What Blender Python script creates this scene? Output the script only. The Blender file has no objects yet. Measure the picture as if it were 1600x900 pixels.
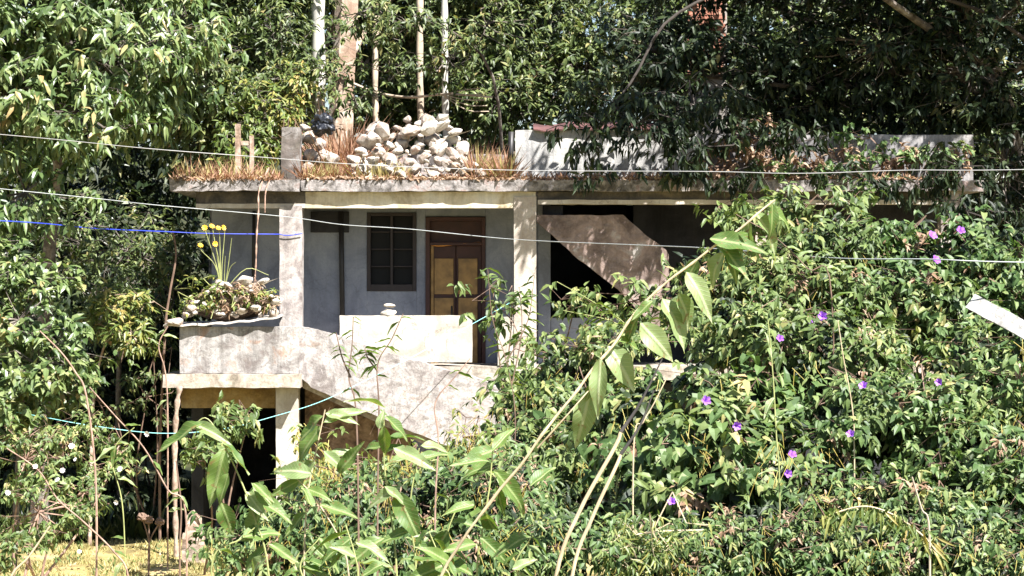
import bpy, bmesh, math, random
import numpy as np
from mathutils import Vector, Matrix, noise as mnoise

# ------------------------------------------------------------------ camera, sky, sun, exposure
SC = bpy.context.scene
COL = SC.collection
EYE = 4.6
SPX = 0.421 / 1600.0                      # metres per photo pixel per metre of distance
SUN = Vector((0.5, -0.6, 1.0)).normalized()   # towards the sun
cam_d = bpy.data.cameras.new('camera')
cam_d.sensor_width = 36.0
cam_d.lens = 36.0 / 0.421
cam_d.clip_end = 3000
cam = bpy.data.objects.new('camera', cam_d)
cam.location = (0, 0, EYE)
cam.rotation_euler = (math.radians(90), 0, 0)
COL.objects.link(cam)
SC.camera = cam
W = bpy.data.worlds.new('World')
SC.world = W
W.use_nodes = True
wn = W.node_tree.nodes
sky = wn.new('ShaderNodeTexSky')
sky.sky_type = 'NISHITA'
sky.sun_disc = False
sky.sun_elevation = math.asin(SUN.z)
sky.sun_rotation = math.atan2(SUN.x, SUN.y)
wn['Background'].inputs['Strength'].default_value = 0.05
W.node_tree.links.new(sky.outputs[0], wn['Background'].inputs['Color'])
sun_d = bpy.data.lights.new('sun', 'SUN')
sun_d.energy = 5.0
sun_d.angle = math.radians(0.5)
sun_d.color = (1.0, 0.975, 0.94)
sun = bpy.data.objects.new('sun', sun_d)
sun.rotation_euler = SUN.to_track_quat('Z', 'Y').to_euler()
sun.location = (10, -10, 40)
COL.objects.link(sun)
SC.view_settings.view_transform = 'Standard'
SC.view_settings.look = 'None'
SC.view_settings.exposure = 1.8
SC.view_settings.gamma = 1.0
SC.cycles.max_bounces = 6
SC.cycles.diffuse_bounces = 1
SC.cycles.transparent_max_bounces = 4

rng = np.random.default_rng(11)
random.seed(5)


def P(px, py, Y):
    """A point Y metres in front of the road, seen at that place of the view."""
    return Vector(((px - 800) * SPX * Y, Y, EYE - (py - 450) * SPX * Y))


def X4(px, Y=40.0):
    return (px - 800) * SPX * Y


def Z4(py, Y=40.0):
    return EYE - (py - 450) * SPX * Y


# ------------------------------------------------------------------ object helpers
def tag(o, label=None, cat=None, group=None, kind=None):
    if label: o['label'] = label
    if cat: o['category'] = cat
    if group: o['group'] = group
    if kind: o['kind'] = kind
    return o


def empty(name, loc, label=None, cat=None, group=None):
    o = bpy.data.objects.new(name, None)
    o.location = loc
    o.empty_display_size = 0.2
    COL.objects.link(o)
    return tag(o, label, cat, group)


def link(name, me, mat=None, parent=None):
    o = bpy.data.objects.new(name, me)
    if mat is not None and len(me.materials) == 0:
        me.materials.append(mat)
    COL.objects.link(o)
    if parent is not None:
        o.parent = parent
        o.matrix_parent_inverse = Matrix.Translation(-Vector(parent.location)) if parent.parent is None else Matrix.Identity(4)
    return o


def np_mesh(name, v, f, smooth=False):
    """v (n,3), f (m,3|4) -> mesh"""
    v = np.asarray(v, dtype=np.float32); f = np.asarray(f, dtype=np.int32)
    me = bpy.data.meshes.new(name)
    m, k = f.shape
    me.vertices.add(len(v)); me.vertices.foreach_set('co', v.ravel())
    me.loops.add(m * k); me.loops.foreach_set('vertex_index', f.ravel())
    me.polygons.add(m)
    me.polygons.foreach_set('loop_start', np.arange(0, m * k, k, dtype=np.int32))
    me.polygons.foreach_set('use_smooth', np.full(m, smooth, dtype=bool))
    me.update(calc_edges=True)
    return me


class MB:
    """collects geometry and links it as one object"""
    def __init__(s): s.v = []; s.f = []

    def add(s, v, f):
        n = len(s.v); s.v += [tuple(p) for p in v]; s.f += [tuple(i + n for i in q) for q in f]

    def prism(s, poly, y0, y1):
        """polygon given as (x,z) points, extruded from y0 to y1"""
        n = len(poly)
        v = [(x, y0, z) for x, z in poly] + [(x, y1, z) for x, z in poly]
        f = [tuple(range(n)), tuple(range(2 * n - 1, n - 1, -1))]
        for i in range(n):
            j = (i + 1) % n
            f.append((i, i + n, j + n, j))
        s.add(v, f)

    def box(s, x0, x1, y0, y1, z0, z1):
        s.prism([(x0, z0), (x1, z0), (x1, z1), (x0, z1)], y0, y1)

    def rough(s, x0, x1, y0, y1, z0, z1, step=0.12, amp=0.012, seed=0.0):
        """a box cut into a grid whose surface is worn uneven"""
        nx = max(1, int((x1 - x0) / step)); ny = max(1, int((y1 - y0) / step)); nz = max(1, int((z1 - z0) / step))
        nx, ny, nz = min(nx, 120), min(ny, 6), min(nz, 40)
        idx = {}
        V = []; F = []

        def vid(i, j, k):
            key = (i, j, k)
            if key not in idx:
                p = Vector((x0 + (x1 - x0) * i / nx, y0 + (y1 - y0) * j / ny, z0 + (z1 - z0) * k / nz))
                d = mnoise.noise_vector(p * 3.1 + Vector((seed, seed * .7, 0))) * amp + \
                    mnoise.noise_vector(p * 11 + Vector((seed, 3, seed))) * amp * .6
                idx[key] = len(V); V.append(p + d)
            return idx[key]
        for i in range(nx):
            for k in range(nz):
                F.append((vid(i, 0, k), vid(i + 1, 0, k), vid(i + 1, 0, k + 1), vid(i, 0, k + 1)))
                F.append((vid(i, ny, k), vid(i, ny, k + 1), vid(i + 1, ny, k + 1), vid(i + 1, ny, k)))
            for j in range(ny):
                F.append((vid(i, j, 0), vid(i, j + 1, 0), vid(i + 1, j + 1, 0), vid(i + 1, j, 0)))
                F.append((vid(i, j, nz), vid(i + 1, j, nz), vid(i + 1, j + 1, nz), vid(i, j + 1, nz)))
        for j in range(ny):
            for k in range(nz):
                F.append((vid(0, j, k), vid(0, j, k + 1), vid(0, j + 1, k + 1), vid(0, j + 1, k)))
                F.append((vid(nx, j, k), vid(nx, j + 1, k), vid(nx, j + 1, k + 1), vid(nx, j, k + 1)))
        s.add(V, F)

    def tube(s, pts, radii, n=6):
        pts = [Vector(p) for p in pts]
        if not hasattr(radii, '__len__'): radii = [radii] * len(pts)
        rings = []
        V = []; F = []
        up = Vector((0.31, 0.85, 0.41)).normalized()
        for i, p in enumerate(pts):
            t = (pts[min(i + 1, len(pts) - 1)] - pts[max(i - 1, 0)]).normalized()
            a = t.cross(up)
            if a.length < 1e-3: a = t.cross(Vector((1, 0, 0)))
            a.normalize(); b = t.cross(a)
            rings.append(len(V))
            for k in range(n):
                th = 2 * math.pi * k / n
                V.append(p + (a * math.cos(th) + b * math.sin(th)) * radii[i])
        for i in range(len(pts) - 1):
            for k in range(n):
                F.append((rings[i] + k, rings[i] + (k + 1) % n, rings[i + 1] + (k + 1) % n, rings[i + 1] + k))
        F.append(tuple(range(n - 1, -1, -1)))
        F.append(tuple(rings[-1] + k for k in range(n)))
        s.add(V, F)

    def build(s, name, mat, parent=None, smooth=False, bevel=0.0, fix=True, worn=0.0):
        me = bpy.data.meshes.new(name)
        me.from_pydata(s.v, [], s.f)
        if fix:
            bm = bmesh.new(); bm.from_mesh(me)
            bmesh.ops.recalc_face_normals(bm, faces=bm.faces)
            if worn > 0:
                bmesh.ops.triangulate(bm, faces=[f_ for f_ in bm.faces if len(f_.verts) > 4])
                for _ in range(4):
                    bmesh.ops.subdivide_edges(bm, edges=[e_ for e_ in bm.edges if e_.calc_length() > .12], cuts=1)
                    bmesh.ops.triangulate(bm, faces=[f_ for f_ in bm.faces if len(f_.verts) > 4])
                for v_ in bm.verts:
                    v_.co += mnoise.noise_vector(v_.co * 4) * worn + mnoise.noise_vector(v_.co * 13) * worn * .7
            bm.to_mesh(me); bm.free()
        if smooth:
            me.polygons.foreach_set('use_smooth', [True] * len(me.polygons))
        me.update()
        o = link(name, me, mat, parent)
        if bevel > 0:
            b = o.modifiers.new('bevel', 'BEVEL'); b.width = bevel; b.segments = 2; b.limit_method = 'ANGLE'
        return o


def smooth_path(pts, n=6):
    """Catmull-Rom through the points"""
    pts = [Vector(p) for p in pts]
    q = [pts[0] * 2 - pts[1]] + pts + [pts[-1] * 2 - pts[-2]]
    out = []
    for i in range(1, len(q) - 2):
        for k in range(n):
            t = k / n
            a, b, c, d = q[i - 1], q[i], q[i + 1], q[i + 2]
            out.append(0.5 * ((2 * b) + (c - a) * t + (2 * a - 5 * b + 4 * c - d) * t * t + (3 * b - a - 3 * c + d) * t ** 3))
    out.append(pts[-1])
    return out


def taper(n, r0, r1):
    return [r0 + (r1 - r0) * i / max(1, n - 1) for i in range(n)]


# ------------------------------------------------------------------ materials
def new_mat(name):
    m = bpy.data.materials.new(name); m.use_nodes = True
    nt = m.node_tree
    return m, nt, nt.nodes['Principled BSDF'], nt.nodes['Material Output']


def node(nt, t, **kw):
    n = nt.nodes.new(t)
    for k, v in kw.items():
        if k in n.bl_rna.properties: setattr(n, k, v)
        else: n.inputs[k].default_value = v
    return n


def ramp(nt, stops, interp='LINEAR'):
    r = nt.nodes.new('ShaderNodeValToRGB')
    r.color_ramp.interpolation = interp
    el = r.color_ramp.elements
    while len(el) < len(stops): el.new(0.5)
    for e, (p, c) in zip(el, stops):
        e.position = p; e.color = (*c, 1)
    return r


def leaf_mat(name, stops, rough=0.38, transl=0.3, spec=0.5, tcol=(1.1, 1.2, .6)):
    m, nt, b, out = new_mat(name)
    g = nt.nodes.new('ShaderNodeNewGeometry')
    r = ramp(nt, stops)
    tc = nt.nodes.new('ShaderNodeTexCoord')
    nz = node(nt, 'ShaderNodeTexNoise', Scale=0.9, Detail=2.0)
    nt.links.new(tc.outputs['Object'], nz.inputs['Vector'])
    mx = node(nt, 'ShaderNodeMath', operation='MULTIPLY_ADD')
    mx.inputs[1].default_value = 0.75
    nt.links.new(g.outputs['Random Per Island'], mx.inputs[0])
    sub = node(nt, 'ShaderNodeMath', operation='MULTIPLY_ADD'); sub.inputs[1].default_value = 0.8; sub.inputs[2].default_value = -0.28
    nt.links.new(nz.outputs['Fac'], sub.inputs[0])
    nt.links.new(sub.outputs[0], mx.inputs[2])
    nt.links.new(mx.outputs[0], r.inputs['Fac'])
    nt.links.new(r.outputs['Color'], b.inputs['Base Color'])
    b.inputs['Roughness'].default_value = rough
    b.inputs['Specular IOR Level'].default_value = spec
    tr = nt.nodes.new('ShaderNodeBsdfTranslucent')
    mul = node(nt, 'ShaderNodeMix', data_type='RGBA', blend_type='MULTIPLY')
    mul.inputs['Factor'].default_value = 1.0
    nt.links.new(r.outputs['Color'], mul.inputs[6])
    mul.inputs[7].default_value = (*tcol, 1)
    nt.links.new(mul.outputs[2], tr.inputs['Color'])
    ms = nt.nodes.new('ShaderNodeMixShader'); ms.inputs[0].default_value = transl
    nt.links.new(b.outputs[0], ms.inputs[1]); nt.links.new(tr.outputs[0], ms.inputs[2])
    nt.links.new(ms.outputs[0], out.inputs['Surface'])
    return m


def mottled(name, stops, scale=3.0, rough=0.9, streak=0.0, streak_col=(0.06, 0.055, 0.05), bump=0.4, fine=28.0,
            moss=0.0, moss_col=(0.07, 0.075, 0.04), pits=0.3, cracks=0.0):
    """weathered mineral surface: broad patches, run-off streaks, lichen spots, fine grain"""
    m, nt, b, out = new_mat(name)
    L = nt.links.new
    tc = nt.nodes.new('ShaderNodeTexCoord')
    geo = nt.nodes.new('ShaderNodeNewGeometry')
    n1 = node(nt, 'ShaderNodeTexNoise', Scale=scale, Detail=7.0, Roughness=0.62, Distortion=0.6)
    L(geo.outputs['Position'], n1.inputs['Vector'])
    r1 = ramp(nt, [(.5 + (p_ - .5) * .66, c_) for p_, c_ in stops]); L(n1.outputs['Fac'], r1.inputs['Fac'])
    col = r1.outputs['Color']

    def mixin(fac, c, blend='MIX'):
        nonlocal col
        x = node(nt, 'ShaderNodeMix', data_type='RGBA', blend_type=blend)
        L(fac, x.inputs[0]); L(col, x.inputs[6])
        if isinstance(c, tuple): x.inputs[7].default_value = (*c, 1)
        else: L(c, x.inputs[7])
        col = x.outputs[2]
    if streak > 0:
        mp = nt.nodes.new('ShaderNodeMapping'); mp.inputs['Scale'].default_value = (9, 9, 0.7)
        L(geo.outputs['Position'], mp.inputs['Vector'])
        n2 = node(nt, 'ShaderNodeTexNoise', Scale=1.0, Detail=5.0, Roughness=0.7)
        L(mp.outputs[0], n2.inputs['Vector'])
        r2 = ramp(nt, [(0.45, (0, 0, 0)), (0.75, (streak,) * 3)]); L(n2.outputs['Fac'], r2.inputs['Fac'])
        mixin(r2.outputs['Color'], streak_col)
    if moss > 0:
        n3 = node(nt, 'ShaderNodeTexNoise', Scale=scale * 2.7, Detail=8.0, Roughness=0.75)
        L(geo.outputs['Position'], n3.inputs['Vector'])
        r3 = ramp(nt, [(0.5, (0, 0, 0)), (0.68, (moss,) * 3)]); L(n3.outputs['Fac'], r3.inputs['Fac'])
        mixin(r3.outputs['Color'], moss_col)
    if cracks:
        vo = node(nt, 'ShaderNodeTexVoronoi', feature='DISTANCE_TO_EDGE', Scale=1.5)
        wv = node(nt, 'ShaderNodeMix', data_type='RGBA', blend_type='ADD'); wv.inputs[0].default_value = .5
        L(geo.outputs['Position'], wv.inputs[6]); L(n1.outputs['Color'], wv.inputs[7]); L(wv.outputs[2], vo.inputs['Vector'])
        rc = ramp(nt, [(.0, (cracks,) * 3), (.012, (0, 0, 0))]); L(vo.outputs['Distance'], rc.inputs['Fac'])
        mixin(rc.outputs['Color'], (.06, .055, .05))
    n4 = node(nt, 'ShaderNodeTexNoise', Scale=fine, Detail=6.0, Roughness=0.7)
    L(geo.outputs['Position'], n4.inputs['Vector'])
    r4 = ramp(nt, [(0.3, (1 - pits,) * 3), (0.6, (1, 1, 1))]); L(n4.outputs['Fac'], r4.inputs['Fac'])
    one = nt.nodes.new('ShaderNodeValue'); one.outputs[0].default_value = 1.0
    mixin(one.outputs[0], r4.outputs['Color'], 'MULTIPLY')
    L(col, b.inputs['Base Color'])
    b.inputs['Roughness'].default_value = rough
    b.inputs['Specular IOR Level'].default_value = 0.25
    bp = node(nt, 'ShaderNodeBump', Strength=bump, Distance=0.02)
    L(n4.outputs['Fac'], bp.inputs['Height']); L(bp.outputs[0], b.inputs['Normal'])
    return m


def plain(name, c, rough=0.6, metal=0.0, var=0.25, scale=8.0):
    m, nt, b, out = new_mat(name)
    geo = nt.nodes.new('ShaderNodeNewGeometry')
    n = node(nt, 'ShaderNodeTexNoise', Scale=scale, Detail=4.0)
    nt.links.new(geo.outputs['Position'], n.inputs['Vector'])
    lo = tuple(x * (1 - var) for x in c); hi = tuple(min(1, x * (1 + var)) for x in c)
    r = ramp(nt, [(0.3, lo), (0.7, hi)])
    nt.links.new(n.outputs['Fac'], r.inputs['Fac']); nt.links.new(r.outputs['Color'], b.inputs['Base Color'])
    b.inputs['Roughness'].default_value = rough; b.inputs['Metallic'].default_value = metal
    return m


M = {}
M['column'] = mottled('stained_column_plaster', [(0.3, (.2, .17, .16)), (0.48, (.36, .32, .3)), (0.62, (.5, .46, .43)), (0.75, (.4, .33, .28))], 2.6, streak=.5, moss=.35, moss_col=(.17, .13, .11))
M['column_cream'] = mottled('cream_column_plaster', [(0.3, (.36, .29, .24)), (0.5, (.44, .385, .33)), (0.7, (.52, .47, .41))], 2.2, streak=.5, streak_col=(.3, .25, .2), pits=.2)
M['cream'] = mottled('cream_limewash', [(0.3, (.38, .335, .28)), (0.5, (.48, .44, .38)), (0.7, (.54, .5, .44))], 2.4, streak=.6, streak_col=(.34, .28, .22), pits=.12, bump=.2, cracks=.55)
M['beam'] = mottled('cream_beam_plaster', [(0.3, (.42, .34, .22)), (0.5, (.62, .54, .4)), (0.7, (.7, .64, .52))], 2.0, streak=.3, pits=.15)
M['shadebeam'] = mottled('shade_darkened_beam', [(0.3, (.05, .045, .04)), (0.5, (.1, .085, .07)), (0.7, (.17, .14, .1))], 3.0, streak=.5)  # shadow of the slab overhang put into the beam colour
M['darkbark'] = plain('dark_bark', (.045, .036, .03), .9, 0, .4)
M['slab'] = mottled('lichen_covered_slab', [(0.3, (.09, .08, .075)), (0.45, (.22, .2, .19)), (0.58, (.36, .33, .32)), (0.72, (.3, .22, .2))], 5.0, moss=.6, moss_col=(.1, .085, .06), bump=.8)
M['greywall'] = mottled('grey_blue_wall', [(0.3, (.19, .205, .25)), (0.5, (.26, .28, .335)), (0.7, (.32, .34, .39))], 1.5, streak=.25, streak_col=(.15, .15, .16), pits=.15, bump=.15, cracks=.22)
M['darkwall'] = mottled('dark_interior_wall', [(0.3, (.018, .018, .02)), (0.7, (.04, .04, .045))], 1.5, streak=.3, pits=.2)  # wall colour lowered to near black to deepen the dark interior
M['balcony'] = mottled('mould_stained_plaster', [(0.3, (.2, .17, .16)), (0.44, (.31, .29, .275)), (0.58, (.43, .405, .39)), (0.72, (.38, .26, .2))], 3.4, streak=.9, streak_col=(.12, .11, .1), moss=.3, moss_col=(.16, .14, .1), cracks=.55)
M['ledge'] = mottled('weathered_ledge', [(0.3, (.24, .2, .16)), (0.5, (.4, .34, .28)), (0.7, (.5, .45, .38))], 4.0, moss=.6, moss_col=(.14, .13, .08))
M['ochre'] = mottled('ochre_plaster', [(0.3, (.2, .12, .045)), (0.5, (.32, .21, .08)), (0.7, (.4, .29, .14))], 2.0, streak=.3)
M['stair'] = mottled('lichen_stair_plaster', [(0.3, (.22, .19, .18)), (0.46, (.37, .34, .325)), (0.6, (.46, .43, .415)), (0.75, (.34, .27, .23))], 3.4, streak=.75, streak_col=(.2, .18, .17), moss=.7, moss_col=(.22, .19, .18), pits=.4, cracks=.55)
M['brownstair'] = mottled('brown_stained_stair', [(0.3, (.14, .1, .085)), (0.48, (.25, .185, .16)), (0.6, (.3, .22, .19)), (0.75, (.46, .42, .39))], 2.3, streak=.3, moss=.4, moss_col=(.3, .26, .24))
M['roofwall'] = mottled('streaked_roof_wall', [(0.3, (.36, .35, .34)), (0.5, (.42, .41, .39)), (0.7, (.54, .52, .49))], 1.6, streak=.7, streak_col=(.12, .12, .12), moss=.3, moss_col=(.2, .18, .15))
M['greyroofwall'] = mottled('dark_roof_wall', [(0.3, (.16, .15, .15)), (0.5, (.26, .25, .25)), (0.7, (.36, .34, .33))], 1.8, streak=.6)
M['stone'] = mottled('pale_field_stone', [(0.3, (.24, .17, .13)), (0.45, (.36, .3, .25)), (0.6, (.48, .42, .36)), (0.75, (.42, .28, .22))], 6.0, moss=.35, moss_col=(.25, .2, .16), pits=.25)
M['whitestone'] = mottled('white_stone', [(0.3, (.46, .41, .35)), (0.7, (.56, .51, .45))], 5.0, pits=.2)
M['soil'] = mottled('roof_soil', [(0.3, (.09, .06, .045)), (0.5, (.2, .13, .09)), (0.7, (.3, .21, .15))], 6.0, moss=.4)
M['stub'] = mottled('stub_concrete', [(0.3, (.09, .075, .065)), (0.5, (.16, .135, .12)), (0.7, (.3, .28, .27)), (0.8, (.5, .5, .52))], 2.3, streak=.4, moss=.3)
M['door'] = plain('brown_door_wood', (.3, .17, .05), .5, var=.4, scale=6)
M['doorframe'] = plain('dark_door_frame', (.045, .013, .009), .6)
M['windowframe'] = plain('dark_window_frame', (.02, .013, .014), .6)
m, nt, b, _ = new_mat('dusty_dark_glass')
b.inputs['Base Color'].default_value = (.006, .006, .007, 1); b.inputs['Roughness'].default_value = .55
b.inputs['Specular IOR Level'].default_value = .2
M['glass'] = m
M['tin'] = plain('rusty_tin', (.13, .06, .055), .6, .2, .5, 4)
M['palesheet'] = plain('weathered_sheet', (.6, .55, .5), .7, 0, .3, 6)
M['blackpipe'] = plain('black_pipe', (.018, .016, .016), .5)
M['tarp'] = plain('dark_plastic', (.014, .016, .022), .4, 0, .4)
M['wire'] = plain('grey_cable', (.4, .39, .38), .5, 0, .1)
M['wire_dark'] = plain('weathered_cable', (.48, .5, .5), .5, 0, .15)
M['blue'] = plain('blue_rope', (.03, .06, .55), .5, 0, .2)
M['cyan'] = plain('turquoise_cord', (.25, .6, .58), .5, 0, .15)
M['bark'] = mottled('grey_bark', [(0.3, (.07, .055, .045)), (0.5, (.15, .125, .105)), (0.7, (.24, .21, .18))], 7.0, streak=.5)
M['palebark'] = mottled('pale_peeling_bark', [(0.3, (.26, .17, .12)), (0.48, (.36, .26, .19)), (0.6, (.46, .36, .28)), (0.75, (.62, .54, .46))], 3.5, streak=.45, streak_col=(.2, .12, .08))
M['pole'] = plain('pale_pole_wood', (.42, .34, .25), .8, 0, .35, 5)
M['darkpole'] = plain('grey_pole', (.13, .13, .13), .7, 0, .3, 5)
M['whitepole'] = plain('whitewashed_pole', (.45, .43, .38), .8, 0, .25, 5)
M['twig'] = plain('brown_twig', (.16, .1, .07), .8, 0, .4)
M['pinktwig'] = plain('pinkish_stem', (.3, .19, .14), .8, 0, .45, 14)
M['drystalk'] = plain('straw_stalk', (.48, .38, .24), .75, 0, .3, 10)
M['greenstem'] = plain('green_stem', (.3, .32, .12), .6, 0, .3)
M['darkstalk'] = plain('dark_stalk_tip', (.045, .04, .038), .8, 0, .4)  # darker tone for the upper ends of the dry stalks
M['post'] = mottled('weathered_post', [(0.3, (.25, .17, .12)), (0.5, (.4, .29, .22)), (0.7, (.52, .42, .34))], 6.0, streak=.5)
M['plank'] = mottled('flaking_white_plank', [(0.3, (.38, .36, .33)), (0.45, (.5, .48, .45)), (0.7, (.58, .57, .55))], 6.0, streak=.7, cracks=.5, moss=.3, moss_col=(.3, .27, .23))
M['purple'] = plain('purple_petal', (.36, .14, .6), .5, 0, .3)
M['orange'] = plain('orange_petal', (.85, .46, .04), .5, 0, .25)
M['white'] = plain('white_petal', (.8, .75, .7), .5, 0, .1)
M['orangecord'] = plain('orange_garland', (.55, .22, .03), .6, 0, .2)
M['brick'] = mottled('red_brick', [(0.3, (.3, .12, .08)), (0.5, (.42, .19, .13)), (0.7, (.5, .28, .2))], 5.0)
M['mortar'] = plain('mortar', (.3, .27, .24), .9)
M['earth'] = mottled('earth_ground', [(0.3, (.16, .12, .05)), (0.5, (.32, .26, .1)), (0.7, (.42, .35, .17))], 1.2, moss=.4, moss_col=(.07, .09, .03))
# leaf litter and shade plants take over from the dry grass behind the house and up the hill
nt_g = M['earth'].node_tree; b_g = nt_g.nodes['Principled BSDF']
src = b_g.inputs['Base Color'].links[0].from_socket
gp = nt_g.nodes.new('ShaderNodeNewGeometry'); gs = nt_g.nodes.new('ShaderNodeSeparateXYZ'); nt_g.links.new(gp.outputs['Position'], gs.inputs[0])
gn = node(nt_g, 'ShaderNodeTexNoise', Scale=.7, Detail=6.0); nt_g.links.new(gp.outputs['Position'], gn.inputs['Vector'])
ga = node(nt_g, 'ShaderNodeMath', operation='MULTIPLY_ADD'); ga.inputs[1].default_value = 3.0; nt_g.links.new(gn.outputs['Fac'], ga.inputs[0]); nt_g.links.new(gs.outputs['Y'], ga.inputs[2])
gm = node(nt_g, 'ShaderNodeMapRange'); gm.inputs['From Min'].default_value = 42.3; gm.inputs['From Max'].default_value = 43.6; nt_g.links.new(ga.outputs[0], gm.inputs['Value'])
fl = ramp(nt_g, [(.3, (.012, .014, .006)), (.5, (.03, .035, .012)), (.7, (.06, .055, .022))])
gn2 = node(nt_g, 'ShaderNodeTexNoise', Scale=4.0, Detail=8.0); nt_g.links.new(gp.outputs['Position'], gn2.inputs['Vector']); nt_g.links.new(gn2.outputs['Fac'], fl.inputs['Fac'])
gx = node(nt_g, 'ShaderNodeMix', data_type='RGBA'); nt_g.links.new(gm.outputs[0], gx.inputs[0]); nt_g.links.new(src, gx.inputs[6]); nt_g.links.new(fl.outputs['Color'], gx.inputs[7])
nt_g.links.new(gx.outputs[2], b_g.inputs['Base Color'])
M['L_tree'] = leaf_mat('drooping_tree_leaf', [(0.0, (.028, .055, .015)), (0.3, (.075, .12, .036)), (0.6, (.135, .19, .06)), (0.85, (.23, .27, .11)), (1.0, (.38, .25, .11))], .4, .28, .55)
M['L_mid'] = leaf_mat('small_tree_leaf', [(0.0, (.022, .038, .011)), (0.4, (.07, .102, .03)), (0.75, (.15, .185, .06)), (0.93, (.28, .25, .1)), (1.0, (.38, .25, .13))], .46, .28, .4)
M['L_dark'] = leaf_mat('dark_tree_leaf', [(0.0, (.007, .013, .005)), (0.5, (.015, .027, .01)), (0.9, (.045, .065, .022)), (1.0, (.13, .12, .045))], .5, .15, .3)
M['L_yellow'] = leaf_mat('yellowing_leaf', [(0.0, (.06, .1, .025)), (0.5, (.14, .19, .045)), (0.8, (.28, .27, .07)), (1.0, (.4, .28, .1))], .45, .35)
M['L_vine'] = leaf_mat('vine_leaf', [(0.0, (.025, .052, .013)), (0.35, (.065, .118, .033)), (0.7, (.125, .19, .06)), (0.9, (.22, .255, .095)), (1.0, (.4, .31, .14))], .5, .28, .4)
M['L_shrub'] = leaf_mat('shrub_leaf', [(0.0, (.035, .06, .015)), (0.4, (.09, .138, .038)), (0.75, (.175, .225, .07)), (0.93, (.33, .3, .12)), (1.0, (.44, .31, .15))], .5, .3, .4)
M['L_brown'] = leaf_mat('dried_leaf', [(0.0, (.12, .07, .035)), (0.4, (.28, .17, .1)), (0.8, (.42, .3, .2)), (1.0, (.5, .4, .3))], .6, .3, tcol=(1.2, 1, .7))
M['L_straw'] = leaf_mat('straw_tendril', [(0.0, (.3, .22, .04)), (0.5, (.45, .36, .08)), (1.0, (.55, .48, .16))], .6, .3, tcol=(1.1, 1, .6))
M['grass'] = leaf_mat('dry_yellow_grass', [(0.0, (.16, .15, .04)), (0.4, (.36, .31, .13)), (0.8, (.5, .42, .17)), (1.0, (.56, .48, .26))], .6, .3, tcol=(1.1, 1.05, .6))
M['redgrass'] = leaf_mat('dry_brown_grass', [(0.0, (.15, .08, .045)), (0.4, (.3, .15, .09)), (0.7, (.4, .23, .14)), (0.9, (.5, .38, .2)), (1.0, (.25, .26, .08))], .65, .3, tcol=(1.2, 1, .7))
M['L_wood'] = leaf_mat('far_wood_leaf', [(0.0, (.01, .018, .007)), (0.5, (.018, .032, .01)), (0.85, (.07, .09, .028)), (1.0, (.15, .14, .05))], .4, .2)


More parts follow.
